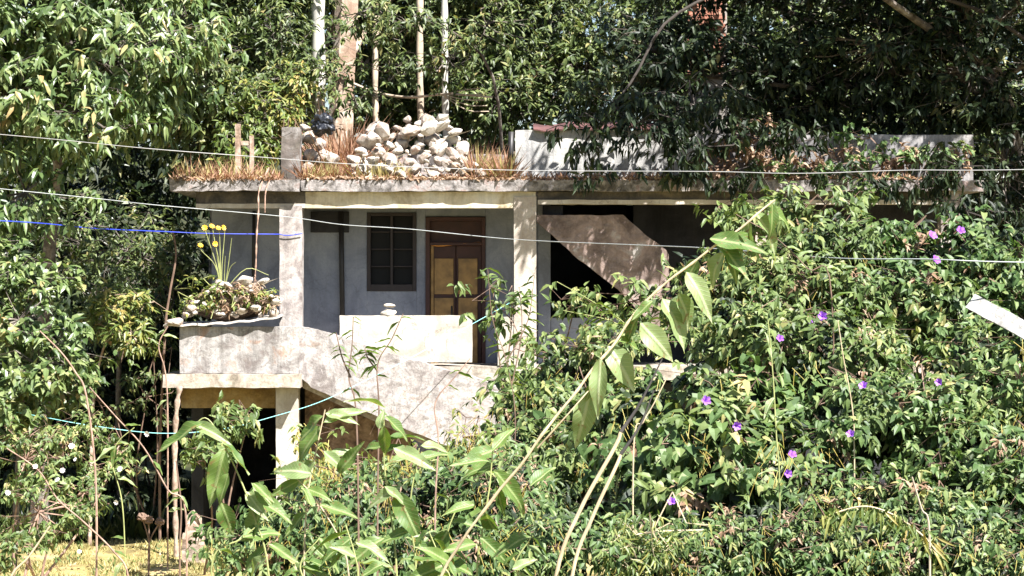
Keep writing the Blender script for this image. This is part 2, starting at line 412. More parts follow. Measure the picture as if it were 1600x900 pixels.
def big_leaf_mat(name, c0, c1, rib):
    m, nt, b, out = new_mat(name)
    L = nt.links.new
    tc = nt.nodes.new('ShaderNodeTexCoord')
    sp = nt.nodes.new('ShaderNodeSeparateXYZ'); L(tc.outputs['Object'], sp.inputs[0])
    ab = node(nt, 'ShaderNodeMath', operation='ABSOLUTE'); L(sp.outputs['Y'], ab.inputs[0])
    rr = ramp(nt, [(0.0, (1, 1, 1)), (0.02, (.7, .7, .7)), (0.035, (0, 0, 0))]); L(ab.outputs[0], rr.inputs['Fac'])
    # side veins run forward from the midrib
    sm = node(nt, 'ShaderNodeMath', operation='MULTIPLY_ADD'); sm.inputs[1].default_value = -1.0
    L(ab.outputs[0], sm.inputs[0]); L(sp.outputs['X'], sm.inputs[2])
    fr = node(nt, 'ShaderNodeMath', operation='MULTIPLY'); fr.inputs[1].default_value = 11.0; L(sm.outputs[0], fr.inputs[0])
    fc = node(nt, 'ShaderNodeMath', operation='FRACT'); L(fr.outputs[0], fc.inputs[0])
    rv = ramp(nt, [(0.0, (.45, .45, .45)), (0.1, (0, 0, 0)), (0.92, (0, 0, 0)), (1.0, (.45, .45, .45))]); L(fc.outputs[0], rv.inputs['Fac'])
    add = node(nt, 'ShaderNodeMix', data_type='RGBA', blend_type='ADD'); add.inputs[0].default_value = 1
    L(rr.outputs['Color'], add.inputs[6]); L(rv.outputs['Color'], add.inputs[7])
    oi = nt.nodes.new('ShaderNodeObjectInfo')
    nz = node(nt, 'ShaderNodeTexNoise', Scale=5.0, Detail=5.0); L(tc.outputs['Object'], nz.inputs['Vector'])
    av = node(nt, 'ShaderNodeMath', operation='MULTIPLY_ADD'); av.inputs[1].default_value = 0.6
    L(oi.outputs['Random'], av.inputs[0])
    h = node(nt, 'ShaderNodeMath', operation='MULTIPLY_ADD'); h.inputs[1].default_value = 0.9; h.inputs[2].default_value = -0.25
    L(nz.outputs['Fac'], h.inputs[0]); L(h.outputs[0], av.inputs[2])
    base = ramp(nt, [(0.0, c0), (1.0, c1)]); L(av.outputs[0], base.inputs['Fac'])
    mx = node(nt, 'ShaderNodeMix', data_type='RGBA'); L(add.outputs[2], mx.inputs[0]); L(base.outputs['Color'], mx.inputs[6])
    mx.inputs[7].default_value = (*rib, 1)
    ns = node(nt, 'ShaderNodeTexNoise', Scale=9.0, Detail=3.0); L(tc.outputs['Object'], ns.inputs['Vector'])
    pos = node(nt, 'ShaderNodeMix', data_type='RGBA', blend_type='ADD'); pos.inputs[0].default_value = 1
    L(tc.outputs['Object'], pos.inputs[6]); L(oi.outputs['Random'], pos.inputs[7]); L(pos.outputs[2], ns.inputs['Vector'])
    rs = ramp(nt, [(.6, (0, 0, 0)), (.68, (.8, .8, .8))]); L(ns.outputs['Fac'], rs.inputs['Fac'])
    mx2 = node(nt, 'ShaderNodeMix', data_type='RGBA'); L(rs.outputs['Color'], mx2.inputs[0]); L(mx.outputs[2], mx2.inputs[6]); mx2.inputs[7].default_value = (.2, .13, .05, 1)
    mx = mx2
    L(mx.outputs[2], b.inputs['Base Color'])
    b.inputs['Roughness'].default_value = .5
    bp = node(nt, 'ShaderNodeBump', Strength=.35, Distance=.02); L(add.outputs[2], bp.inputs['Height']); L(bp.outputs[0], b.inputs['Normal'])
    tr = nt.nodes.new('ShaderNodeBsdfTranslucent')
    mul = node(nt, 'ShaderNodeMix', data_type='RGBA', blend_type='MULTIPLY'); mul.inputs[0].default_value = 1
    L(mx.outputs[2], mul.inputs[6]); mul.inputs[7].default_value = (1.4, 1.4, .5, 1)
    L(mul.outputs[2], tr.inputs['Color'])
    ms = nt.nodes.new('ShaderNodeMixShader'); ms.inputs[0].default_value = .32
    L(b.outputs[0], ms.inputs[1]); L(tr.outputs[0], ms.inputs[2]); L(ms.outputs[0], out.inputs['Surface'])
    return m


M['bigleaf'] = big_leaf_mat('broad_leaf', (.055, .115, .022), (.15, .225, .05), (.27, .33, .13))
M['bigleaf_pale'] = big_leaf_mat('pale_broad_leaf', (.14, .21, .065), (.27, .34, .15), (.4, .44, .26))

# ------------------------------------------------------------------ leaves by the thousand (numpy)
def unit(a):
    return a / np.maximum(np.linalg.norm(a, axis=-1, keepdims=True), 1e-9)


T8 = {
    'lance': [(0, 0), (.3, 0), (.3, .95), (.3, -.95), (.66, 0), (.66, .7), (.66, -.7), (1, 0)],
    'ovate': [(0, 0), (.28, 0), (.22, .95), (.22, -.95), (.62, 0), (.58, .82), (.58, -.82), (1, 0)],
    'heart': [(0.06, 0), (.3, 0), (.08, .95), (.08, -.95), (.6, 0), (.52, .8), (.52, -.8), (1, 0)],
}
F8 = np.array([(0, 1, 2), (0, 3, 1), (1, 4, 5), (1, 5, 2), (1, 3, 6), (1, 6, 4), (4, 7, 5), (4, 6, 7)])
T2 = [(0, 0), (.45, 1), (.45, -1), (1, 0)]
F2 = np.array([(0, 3, 1), (0, 2, 3)])


def leaf_arrays(C, D, N, L, Wd, shape, fold=.35, curl=.25):
    """one leaf per row: base C, direction D, normal N, length L, width Wd"""
    D = unit(D); S = unit(np.cross(N, D)); N = np.cross(D, S)
    if shape == 'tiny':
        T = np.array(T2); F = F2
    else:
        T = np.array(T8[shape]); F = F8
    t = T[:, 0][None, :, None]; s = T[:, 1][None, :, None]
    L = L[:, None, None]; Wd = Wd[:, None, None] * .5
    V = C[:, None, :] + D[:, None, :] * (t * L) + S[:, None, :] * (s * Wd) + N[:, None, :] * (fold * np.abs(s) * Wd - curl * t ** 2 * L)
    k = len(T)
    n = len(C)
    Fa = (F[None] + (np.arange(n) * k)[:, None, None]).reshape(-1, 3)
    return V.reshape(-1, 3), Fa


def clusters_to_leaves(C, A, n, L, Wd, shape, droop=.5, spread=.8, fwd=.5, upn=.6, outn=.5, jit=.35, fold=.35, curl=.25, lvar=.35, sunn=.75):
    m = len(C)
    C = np.repeat(C, n, 0); A = unit(np.repeat(A, n, 0))
    k = m * n
    R = rng.normal(size=(k, 3)); R -= A * (R * A).sum(1, keepdims=True); R = unit(R)
    D = A * fwd + R * spread + np.array([0, 0, -droop]) + rng.normal(size=(k, 3)) * .22
    N = A * outn + np.array([0, 0, upn]) + np.array(SUN) * sunn + rng.normal(size=(k, 3)) * jit
    Ls = L * (1 + lvar * (rng.random(k) * 2 - 1)); Ws = Wd * (1 + .3 * (rng.random(k) * 2 - 1))
    Cs = C - A * (rng.random((k, 1)) * L * .7) + rng.normal(size=(k, 3)) * L * .18
    return leaf_arrays(Cs, D, N, Ls, Ws, shape, fold, curl)


def sticks(P0, P1, r0, r1):
    d = unit(P1 - P0)
    a = unit(np.cross(d, np.array([.3, .9, .2]))); b = np.cross(d, a)
    V = []
    for k in range(3):
        th = 2 * math.pi * k / 3
        o = a * math.cos(th) + b * math.sin(th)
        V.append(P0 + o * r0); V.append(P1 + o * r1)
    V = np.stack(V, 1)              # n,6,3
    F = np.array([(0, 2, 3), (0, 3, 1), (2, 4, 5), (2, 5, 3), (4, 0, 1), (4, 1, 5)])
    n = len(P0)
    return V.reshape(-1, 3), (F[None] + (np.arange(n) * 6)[:, None, None]).reshape(-1, 3)


def merge(parts):
    V = []; F = []; n = 0
    for v, f in parts:
        V.append(v); F.append(f + n); n += len(v)
    return np.concatenate(V), np.concatenate(F)


def blob_clusters(blobs, cover, L, Wd, n, clump=7, sig=.35, back=.85, rmin=.55):
    """blobs: (px,py,Y, half width px, half height px, half depth m). Cluster centres, axes and the twig ends they hang on."""
    C = []; A = []; T = []; B = []
    for (px, py, Y, hw, hh, hd) in blobs:
        c = np.array(P(px, py, Y)); r = np.array([hw * SPX * Y, hd, hh * SPX * Y])
        area = math.pi * r[0] * r[2]
        nl = cover * area / (.3 * L * Wd)
        nc = max(3, int(nl / n)); nt_ = max(2, int(nc / clump))
        u = unit(rng.normal(size=(nt_ * 3, 3)))
        keep = (u[:, 1] < .3) | (rng.random(len(u)) > back)
        u = u[keep][:nt_]
        f = rmin + (1.08 - rmin) * rng.random((len(u), 1)) ** .6
        f *= np.array([1 + .28 * mnoise.noise(Vector(x * 2.3) + Vector((px * .37, py * .11, 0))) for x in u])[:, None]
        tip = c + u * r * f
        T.append(tip); B.append(np.repeat(c[None], len(tip), 0))
        k = np.repeat(np.arange(len(tip)), clump)
        C.append(tip[k] + rng.normal(size=(len(k), 3)) * sig * np.array([1, 1, .6]))
        A.append(unit(u[k] + np.array([0, -.2, .25]) + rng.normal(size=(len(k), 3)) * .3))
    return np.concatenate(C), np.concatenate(A), np.concatenate(T), np.concatenate(B)


def ground_z(x, y):
    if y < 8: z = 2.9
    elif y < 33: z = 2.9 - 2.6 * (y - 8) / 25
    elif y < 50: z = .3
    elif y < 140: z = .3 + (y - 50) * .12
    else: z = 11.1 + (y - 140) * .06
    return z


def add_foliage(parent, name, mat, blobs, L, Wd, shape, n=7, cover=4, stems=None, stem_name='branch', stem_mat=None, twig=.006,
                clump=7, sig=.35, back=.85, rmin=.55, smooth=False, **kw):
    C, A, T, B = blob_clusters(blobs, cover, L, Wd, n, clump, sig, back, rmin)
    v, f = clusters_to_leaves(C, A, n, L, Wd, shape, **kw)
    o = link(name, np_mesh(name, v, f, smooth), M[mat], parent)
    o['kind'] = 'stuff'
    if stem_mat:
        mid = B + (T - B) * .55 + rng.normal(size=T.shape) * .12
        parts = [sticks(B, mid, twig * 2.4, twig * 1.6), sticks(mid, T, twig * 1.6, twig)]
        k = rng.integers(0, len(C), min(len(C), 1500))
        ti = np.minimum(k // clump, len(T) - 1)
        parts.append(sticks(T[ti], C[k], twig * .9, twig * .5))
        v, f = merge(parts)
        if stems:
            mb = MB()
            for pts, r0, r1 in stems:
                pp = smooth_path(pts, 5); mb.tube(pp, taper(len(pp), r0, r1), 8)
            sv = np.array(mb.v); 
            tri = []
            for q in mb.f:
                for i in range(1, len(q) - 1): tri.append((q[0], q[i], q[i + 1]))
            v, f = merge([(sv, np.array(tri)), (v, f)])
        so_ = link(stem_name, np_mesh(stem_name, v, f, False), M[stem_mat], parent)
        if not stems: so_['kind'] = 'stuff'
    return o


# ================================================================== THE GROUND
ys = np.concatenate([np.linspace(-60, 6, 8), np.linspace(8, 52, 60), np.linspace(56, 140, 30), np.array([160, 200, 300, 500, 900])])
xs = np.concatenate([np.array([-900, -400, -150, -60]), np.linspace(-30, 30, 81), np.array([60, 150, 400, 900])])
GV = []; 
for y in ys:
    for x in xs:
        z = ground_z(x, y) + .12 * mnoise.noise(Vector((x * .45, y * .45, 0))) + .04 * mnoise.noise(Vector((x * 2, y * 2, 4)))
        GV.append((x, y, z))
nx = len(xs)
GF = [(j * nx + i, j * nx + i + 1, (j + 1) * nx + i + 1, (j + 1) * nx + i) for j in range(len(ys) - 1) for i in range(nx - 1)]
g = link('ground', np_mesh('ground', GV, GF, True), M['earth'])
tag(g, 'sloping earth and dry grass ground below and behind the house', None, None, 'structure')

# ================================================================== THE HOUSE
house = empty('concrete_house', (X4(700), 41.5, .3), 'abandoned two storey concrete house with a flat roof half hidden by vines', 'house')


def wallbox(name, mat, px0, px1, py0, py1, y0, y1, parent=house, rough=True, seed=0, step=.14, amp=.008, label=None):
    mb = MB()
    a = (X4(px0), X4(px1), y0, y1, Z4(py1), Z4(py0))
    if rough: mb.rough(*a, step=step, amp=amp, seed=seed)
    else: mb.box(*a)
    o = mb.build(name, M[mat], parent, smooth=False, bevel=0 if rough else .006)
    if label: o['label'] = label
    return o


ZF = .25
# roof slab and beams
wallbox('roof_slab', 'slab', 268, 470, 281, 299, 39.78, 47.0, amp=.02, seed=3, step=.1, label='lichen covered roof slab end jutting over the balcony')
wallbox('roof_slab', 'slab', 471, 1535, 282, 299, 39.88, 47.0, amp=.02, seed=5, step=.1)
wallbox('beam', 'shadebeam', 306, 477, 299.4, 318, 40.01, 40.3, amp=.006, seed=2)  # dark band painted in for the overhang shadow
wallbox('beam', 'beam', 477.3, 837, 299.4, 325, 40.01, 40.3, amp=.006, seed=2)
wallbox('beam_lit_strip', 'cream', 306, 477, 318.2, 325, 39.995, 40.3, amp=.006, seed=2)  # pale strip stands in for the sunlit lower edge of the beam
wallbox('beam_lit_strip', 'cream', 840, 1470, 312.2, 319, 39.995, 40.3, amp=.008, seed=8)  # sunlit lower edge, again as a pale strip
wallbox('beam', 'shadebeam', 840, 1470, 299.4, 312, 40.03, 40.3, amp=.01, seed=8)  # overhang shadow on the right, as a dark band
# columns
wallbox('column', 'column', 437, 472, 322, 598, 39.97, 40.29, seed=1, amp=.008, label='grey stained left column of the porch')
wallbox('column', 'column_cream', 803, 838, 307, 780, 39.98, 40.31, seed=4, amp=.007, label='cream column right of the porch parapet')
wallbox('column', 'column_cream', 1180, 1214, 319, 880, 39.99, 40.31, seed=6)
wallbox('column', 'column', 1470, 1500, 299, 880, 39.99, 40.31, seed=7)
# back walls of the upper storey (window and door openings left out)
yb0, yb1 = 41.5, 41.7
for (a, b_, c, d) in [(313, 565, 299, 590), (645, 660, 299, 590), (757, 842, 299, 590), (565, 645, 299, 328), (565, 645, 455, 590), (660, 757, 299, 334)]:
    wallbox('wall', 'greywall', a, b_, c, d, yb0, yb1, rough=False)
wallbox('wall', 'greywall', 842, 862, 299, 600, 41.2, 41.4, rough=False)
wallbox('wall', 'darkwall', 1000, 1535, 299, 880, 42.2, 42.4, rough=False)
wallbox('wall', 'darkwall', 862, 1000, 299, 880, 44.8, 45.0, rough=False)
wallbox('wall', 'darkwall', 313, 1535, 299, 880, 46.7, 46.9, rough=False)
mb = MB(); mb.box(X4(313), X4(313) + .2, 41.71, 46.69, ZF, Z4(299.4)); mb.build('wall', M['balcony'], house)
mb = MB(); mb.box(X4(1515), X4(1515) + .2, 42.41, 46.69, ZF, Z4(299.4)); mb.build('wall', M['balcony'], house)
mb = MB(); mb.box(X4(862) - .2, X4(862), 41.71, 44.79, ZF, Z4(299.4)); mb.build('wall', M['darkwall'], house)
# a dark down pipe on the wall, and the dark panel over it
mb = MB(); mb.tube([P(533, 330, 41.43), P(534, 420, 41.43), P(536, 560, 41.43)], .045, 8); mb.build('down_pipe', M['blackpipe'], house, True)
wallbox('dark_panel', 'darkwall', 474, 536, 326, 360, 41.44, 41.499, rough=False)
mb = MB(); mb.tube([P(397, 330, 41.45), P(396, 432, 41.45)], .03, 7); mb.build('conduit', M['blackpipe'], house, True)
# upper floor slab, front edge
wallbox('floor_slab', 'ledge', 474, 1535, 572, 594, 40.02, 46.6, amp=.01, seed=9)
wallbox('floor_slab', 'ledge', 313, 473, 575, 597, 40.31, 46.6, amp=.01, seed=10)
# parapet
wallbox('parapet', 'cream', 531, 738, 493, 566, 40.0, 40.14, seed=12, amp=.007, step=.09, label='bright cream parapet in front of the door')
wallbox('parapet', 'cream', 778, 802.6, 495, 571, 40.0, 40.14, seed=13, amp=.007)
# low grey cracked wall in the shade on the right
wallbox('low_wall', 'greywall', 863, 985, 498, 600, 41.25, 41.4, seed=14, amp=.012)
# stair down in front of the parapet
mb = MB()
mb.prism([(X4(474), Z4(508)), (X4(474), Z4(585)), (X4(492), Z4(602)), (X4(612), Z4(655)), (X4(715), Z4(699)), (X4(900), Z4(790)),
          (X4(900), Z4(668)), (X4(760), Z4(592)), (X4(610), Z4(549)), (X4(528), Z4(520))], 39.25, 39.4)
ob = mb.build('stair_wall', M['stair'], house, worn=.014)
for k in range(9):
    x0 = X4(476 + k * 34); z1 = Z4(545 + k * 16)
    mb = MB(); mb.box(x0, x0 + .36, 39.41, 39.995, z1 - .17, z1); mb.build('step', M['ledge'], house, bevel=.008)
mb = MB()
mb.prism([(X4(478), Z4(575)), (X4(478), Z4(604)), (X4(900), Z4(800)), (X4(900), Z4(770))], 39.41, 39.99)
mb.build('stair_slab', M['ledge'], house)
# the side of the flight to the roof
mb = MB()
mb.prism([(X4(838.6), Z4(336)), (X4(838.6), Z4(346)), (X4(905), Z4(405)), (X4(966), Z4(452)), (X4(1032), Z4(520)), (X4(1046), Z4(532)), (X4(1046), Z4(398)), (X4(1042), Z4(391)), (X4(1008), Z4(366)), (X4(974), Z4(336))], 40.12, 40.26)
o = mb.build('stair_wall', M['brownstair'], house, worn=.014); o['label'] = 'brown stained side wall of the flight to the roof'
for k in range(7):
    x1 = X4(1060 - k * 30); z1 = Z4(470 - k * 25)
    mb = MB(); mb.box(x1 - .33, x1, 40.27, 41.1, z1 - .25, z1); mb.build('step', M['darkwall'], house, bevel=.008)
# balcony landing
wallbox('balcony_wall', 'balcony', 291, 474, 509, 581, 39.2, 39.34, seed=15, amp=.01)
mb = MB(); mb.box(X4(291), X4(291) + .13, 39.345, 40.3, Z4(581), Z4(512)); mb.build('balcony_wall', M['balcony'], house)
wallbox('balcony_slab', 'ledge', 267, 478, 581.5, 602, 39.02, 40.3, seed=16, amp=.016, step=.1)
wallbox('balcony_beam', 'ochre', 288, 436, 602.5, 636, 39.62, 39.85, seed=17, amp=.006)
wallbox('column', 'cream', 436.5, 471, 602.5, 900, 39.42, 39.74, seed=18, amp=.012, label='chipped white column under the balcony')
# lower storey
wallbox('lower_wall', 'soil', 474, 640, 600, 900, 40.3, 40.5, seed=20, rough=False)
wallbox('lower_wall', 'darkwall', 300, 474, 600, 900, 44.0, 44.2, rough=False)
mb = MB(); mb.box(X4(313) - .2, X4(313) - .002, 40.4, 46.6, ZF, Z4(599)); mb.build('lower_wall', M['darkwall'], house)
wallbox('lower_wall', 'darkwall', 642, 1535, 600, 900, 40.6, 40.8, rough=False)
# window
win = wallbox('window', 'windowframe', 565, 571, 328, 455, 41.47, 41.64, rough=False)
for (a, b_, c, d) in [(639, 645, 328, 455), (571, 639, 328, 333), (571, 639, 444, 455), (603, 607, 333, 444)]:
    wallbox('frame', 'windowframe', a, b_, c, d, 41.475, 41.64, parent=win, rough=False)
for k in range(3):
    wallbox('bar', 'windowframe', 571.2, 638.8, 358 + k * 28, 360 + k * 28, 41.5, 41.52, parent=win, rough=False)
wallbox('pane', 'glass', 571, 603, 333, 444, 41.6, 41.61, parent=win, rough=False)
wallbox('pane', 'glass', 607, 639, 333, 444, 41.6, 41.61, parent=win, rough=False)
# door
door = wallbox('door', 'doorframe', 660, 667, 335, 590, 41.46, 41.66, rough=False)
for (a, b_, c, d) in [(751, 757, 335, 590), (667, 751, 335, 341), (667, 751, 376, 381)]:
    wallbox('frame', 'doorframe', a, b_, c, d, 41.465, 41.66, parent=door, rough=False)
wallbox('transom', 'doorframe', 667, 751, 341, 376, 41.6, 41.62, parent=door, rough=False)
for (a, b_) in [(667.3, 708.5), (709.5, 750.7)]:
    lf = wallbox('door_leaf', 'doorframe', a, b_, 381.3, 590, 41.56, 41.6, parent=door, rough=False)
for (a, b_, c, d) in [(674, 705, 402, 460), (713, 744, 402, 460), (674, 705, 466, 500), (713, 744, 466, 500), (674, 705, 506, 580), (713, 744, 506, 580)]:
    wallbox('panel', 'door', a, b_, c, d, 41.535, 41.558, parent=door, rough=False)
wallbox('panel', 'door', 668, 673, 381.5, 585, 41.53, 41.557, parent=door, rough=False)
mb = MB(); mb.tube([P(706, 478, 41.53), P(706, 494, 41.53)], .018, 6); mb.build('handle', M['blackpipe'], door, True)
# roof walls
wallbox('roof_wall', 'roofwall', 805, 1100, 200, 281, 40.6, 40.8, seed=21, amp=.012)
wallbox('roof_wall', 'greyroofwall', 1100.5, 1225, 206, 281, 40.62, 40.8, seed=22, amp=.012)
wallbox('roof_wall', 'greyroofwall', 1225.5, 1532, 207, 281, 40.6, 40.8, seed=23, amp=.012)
wallbox('roof_wall', 'slab', 440, 800, 212, 281, 45.6, 45.8, seed=24, amp=.02)
# column stub with exposed rods
st = wallbox('column_stub', 'stub', 438, 467, 198, 281, 40.2, 40.5, seed=25, amp=.02, step=.08)
for (a, y) in [(443, 40.25), (450, 40.42), (461, 40.3)]:
    mb = MB(); mb.tube([P(a, 200, y), P(a + 1, 186, y)], .008, 5)
    mb.build('reinforcing_rod', M['twig'], st)
# tin cap on the roof wall
mb = MB()
v = []; n = 40
for i in range(n + 1):
    x = X4(834 + (1092 - 834) * i / n)
    w = .006 * math.sin(i * 1.6) + .02 * mnoise.noise(Vector((x * 2, 0, 0)))
    zf = Z4(199 - 6 * i / n + 4 * math.sin(i * .5) * .5)
    v += [(x, 40.5, zf + w), (x, 41.4, zf + .15 + w)]
f = [(2 * i, 2 * i + 2, 2 * i + 3, 2 * i + 1) for i in range(n)]
mb.add(v, f); o = mb.build('tin_sheet', M['tin'], house)
sm = o.modifiers.new('thick', 'SOLIDIFY'); sm.thickness = .02

# ------------------------------------------------------------------ loose things on the house
def rock_mesh(seed, flat=1.0, n=17):
    r = random.Random(seed)
    bm = bmesh.new()
    for _ in range(n):
        p = Vector((r.gauss(0, 1), r.gauss(0, 1), r.gauss(0, 1))).normalized()
        p *= r.uniform(.85, 1.0)
        bm.verts.new((p.x * .5, p.y * .4, p.z * .36 * flat))
    res = bmesh.ops.convex_hull(bm, input=bm.verts)
    bmesh.ops.delete(bm, geom=list({e for e in res['geom_interior'] if isinstance(e, bmesh.types.BMVert)}), context='VERTS')
    bmesh.ops.bevel(bm, geom=bm.edges[:], offset=.04, segments=1, affect='EDGES')
    me = bpy.data.meshes.new('stone'); bm.to_mesh(me); bm.free()
    return me


ROCKS = [rock_mesh(s, f) for s, f in [(1, 1), (2, .8), (3, 1.1), (4, .6), (5, .9), (6, .7), (7, 1), (8, .55)]]
for i, me in enumerate(ROCKS): me.materials.append(M['stone'] if i not in (1, 7) else M['whitestone'])


def place_rock(parent, px, py, Y, wpx, k, tilt=.5):
    o = bpy.data.objects.new('stone', ROCKS[k % len(ROCKS)])
    COL.objects.link(o)
    s = wpx * SPX * Y
    p = P(px, py, Y)
    if parent is not None:
        o.parent = parent; p = p - parent.location
    o.location = p
    o.scale = (s, s * random.uniform(.8, 1.1), s * random.uniform(.85, 1.15))
    o.rotation_euler = (random.uniform(-tilt, tilt), random.uniform(-tilt, tilt), random.uniform(0, 6.28))
    return o


heap = empty('stone_heap', P(650, 280, 40.9), 'large heap of pale stones piled on the flat roof beside dry grass', 'stone heap')
prof = [(545, 262), (560, 228), (575, 203), (592, 192), (620, 186), (655, 184), (688, 181), (708, 200), (728, 228), (745, 255), (755, 275)]


def prof_at(x):
    for (a, ya), (b_, yb) in zip(prof, prof[1:]):
        if a <= x <= b_: return ya + (yb - ya) * (x - a) / (b_ - a)
    return 276


k = 0
py = 274
row = 0
while py > 178:
    x = 552 + (row % 2) * 12
    while x < 756:
        w = random.uniform(18, 44)
        if py > prof_at(min(754, max(546, x))) + 3:
            place_rock(heap, x, py + random.uniform(-4, 4), 40.12 + row * .1 + random.uniform(-.06, .06), w, k); k += 1
        x += w * .8
    py -= 12; row += 1
for (x, y, w, kk) in [(690, 196, 40, 7), (712, 206, 38, 7), (672, 200, 42, 1), (600, 207, 44, 0), (640, 205, 46, 3), (692, 184, 30, 1), (723, 232, 44, 7), (690, 235, 42, 7), (585, 218, 38, 2)]:
    place_rock(heap, x, y, 40.4, w, kk, .9)
for i in range(34):
    x = random.uniform(552, 765)
    place_rock(heap, x, random.uniform(max(prof_at(min(754, max(546, x))), 225), 280), random.uniform(39.98, 40.1), random.uniform(9, 17), i, 1.0)
heap2 = empty('stone_heap', P(490, 280, 40.8), 'small pile of stones between the column stub and the dry grass', 'stone heap')
for (x, y, w, Y, kk) in [(485, 240, 34, 40.5, 0), (482, 216, 30, 40.7, 2), (478, 262, 32, 40.4, 3), (500, 225, 36, 40.9, 6), (520, 248, 30, 40.5, 2), (484, 250, 40, 40.8, 4), (505, 245, 40, 40.9, 2), (478, 200, 30, 40.9, 5)]:
    place_rock(heap2, x, y, Y, w, kk)
for (x, y, w, kk, lab) in [(607, 488.5, 30, 1, 'lower of two white stones stacked on the porch parapet'), (608, 477.5, 23, 7, 'smaller white stone on top of another on the porch parapet')]:
    o = place_rock(None, x, y, 40.07, w, kk, .05)
    o.rotation_euler[2] = 0.1
    tag(o, lab, 'stone', 'stones stacked on the parapet')

# bag, pipe, posts on the roof
def lumpy(name, c, r, mat, seed=0, amp=.3, parent=None):
    bm = bmesh.new(); bmesh.ops.create_icosphere(bm, subdivisions=4, radius=1)
    for v_ in bm.verts:
        d = 1 + amp * mnoise.noise(v_.co * 1.7 + Vector((seed, 0, 0))) + amp * .5 * mnoise.noise(v_.co * 4 + Vector((0, seed, 0)))
        v_.co = Vector((v_.co.x * r[0] * d, v_.co.y * r[1] * d, v_.co.z * r[2] * d)) + Vector(c)
    me = bpy.data.meshes.new(name); bm.to_mesh(me); bm.free()
    return link(name, me, M[mat], parent)


tag(lumpy('plastic_bag', P(503, 195, 40.3), (.2, .2, .16), 'tarp', 3, .55), 'crumpled black plastic bag on the small stone pile', 'bag')
mb = MB(); mb.tube([P(798, 281, 40.3), P(798, 240, 40.3), P(799, 206, 40.3)], .048, 10)
tag(mb.build('standpipe', M['blackpipe'], None, True), 'black upright pipe at the left end of the roof wall', 'pipe')
fp = empty('broken_post', P(375, 281, 40.6), 'weathered broken wooden frame standing in dry grass on the roof', 'post')
for (a, b_, c, d) in [(362, 370, 190, 283), (385, 391, 209, 283)]:
    mb = MB(); mb.rough(X4(a), X4(b_), 40.5, 40.6, Z4(d), Z4(c), .08, .012, a); mb.build('upright', M['post'], fp)
mb = MB(); mb.rough(X4(371.5), X4(383.5), 40.52, 40.58, Z4(224), Z4(217), .05, .008, 2); mb.build('rail', M['post'], fp)

# planter on the balcony: sheet, rubble, plants
sh = MB(); v = []; n = 24
for i in range(n + 1):
    u = i / n
    x = X4(257 + 178 * u, 39.2); z = Z4(507 - 2 * u - 11 * u ** 2.2, 39.2) + .008 * math.sin(i * 1.3)
    v += [(x, 39.08 + .02 * math.sin(i), z), (x, 39.95, z + .03)]
sh.add(v, [(2 * i, 2 * i + 2, 2 * i + 3, 2 * i + 1) for i in range(n)])
o = sh.build('metal_sheet', M['palesheet'])
sm = o.modifiers.new('thick', 'SOLIDIFY'); sm.thickness = .03
tag(o, 'bent weathered sheet lying over the balcony wall under the planter rubble', 'sheet')
rub = empty('rubble_heap', P(365, 500, 39.4), 'overgrown mound of rubble and soil on the balcony sheet', 'rubble')
so = lumpy('soil', P(362, 474, 39.55), (.68, .3, .26), 'soil', 8, .3, rub)
for i in range(46):
    x = random.uniform(290, 432); t = abs(x - 375) / 75
    y = random.uniform(440 + 34 * t * t, 494)
    place_rock(rub, x, y, 39.35 - .28 + random.uniform(0, .3), random.uniform(12, 26), i)
for (x, y, w, kk) in [(383, 437, 34, 1), (410, 441, 30, 7), (432, 470, 28, 1), (345, 443, 24, 0), (400, 452, 30, 2)]:
    place_rock(rub, x, y, 39.3, w, kk, .4)
mp_ = place_rock(None, 273, 503, 39.1, 36, 5, .1); tag(mp_, 'pale flat stone at the left end of the balcony sheet', 'stone')

# orange flowers
mar = empty('marigold_plant', P(345, 450, 39.3), 'tall thin plant with orange flowers growing from the balcony rubble', 'plant')
mb = MB()
heads = [(320, 356), (331, 354), (341, 357), (349, 356), (313, 384), (336, 381)]
for (hx, hy) in heads:
    pp = smooth_path([P(346, 455, 39.3), P(346 + (hx - 346) * .3, 415, 39.28), P(hx + 2, hy + 8, 39.25), P(hx, hy, 39.25)], 4)
    mb.tube(pp, taper(len(pp), .008, .004), 5)
for (hx, hy) in [(362, 372), (352, 400), (368, 410), (420, 430)]:
    pp = smooth_path([P(350, 455, 39.35), P((350 + hx) / 2, 420, 39.3), P(hx, hy, 39.25)], 4); mb.tube(pp, taper(len(pp), .009, .004), 5)
mb.build('stem', M['greenstem'], mar)


def flower_mesh(name, mat, petals, cup, seed=0):
    r = random.Random(seed)
    V = [(0, 0, -.15 * cup)]; F = []
    n = petals * 4
    for k in range(n):
        th = 2 * math.pi * k / n
        rr = .36 + .16 * abs(math.sin(th * petals / 2)) + r.uniform(-.03, .03)
        V.append((math.cos(th) * rr * .5, math.sin(th) * rr * .5, .12 * cup))
        V.append((math.cos(th) * rr, math.sin(th) * rr, .3 * cup + r.uniform(-.04, .04)))
    for k in range(n):
        j = (k + 1) % n
        F.append((0, 1 + 2 * k, 1 + 2 * j)); F.append((1 + 2 * k, 2 + 2 * k, 2 + 2 * j, 1 + 2 * j))
    me = bpy.data.meshes.new(name); me.from_pydata(V, [], F); me.materials.append(M[mat]); me.update()
    return me


FL = {'purple': flower_mesh('flower', 'purple', 5, 1.2), 'orange': flower_mesh('flower', 'orange', 9, .5), 'white': flower_mesh('flower', 'white', 7, .4)}


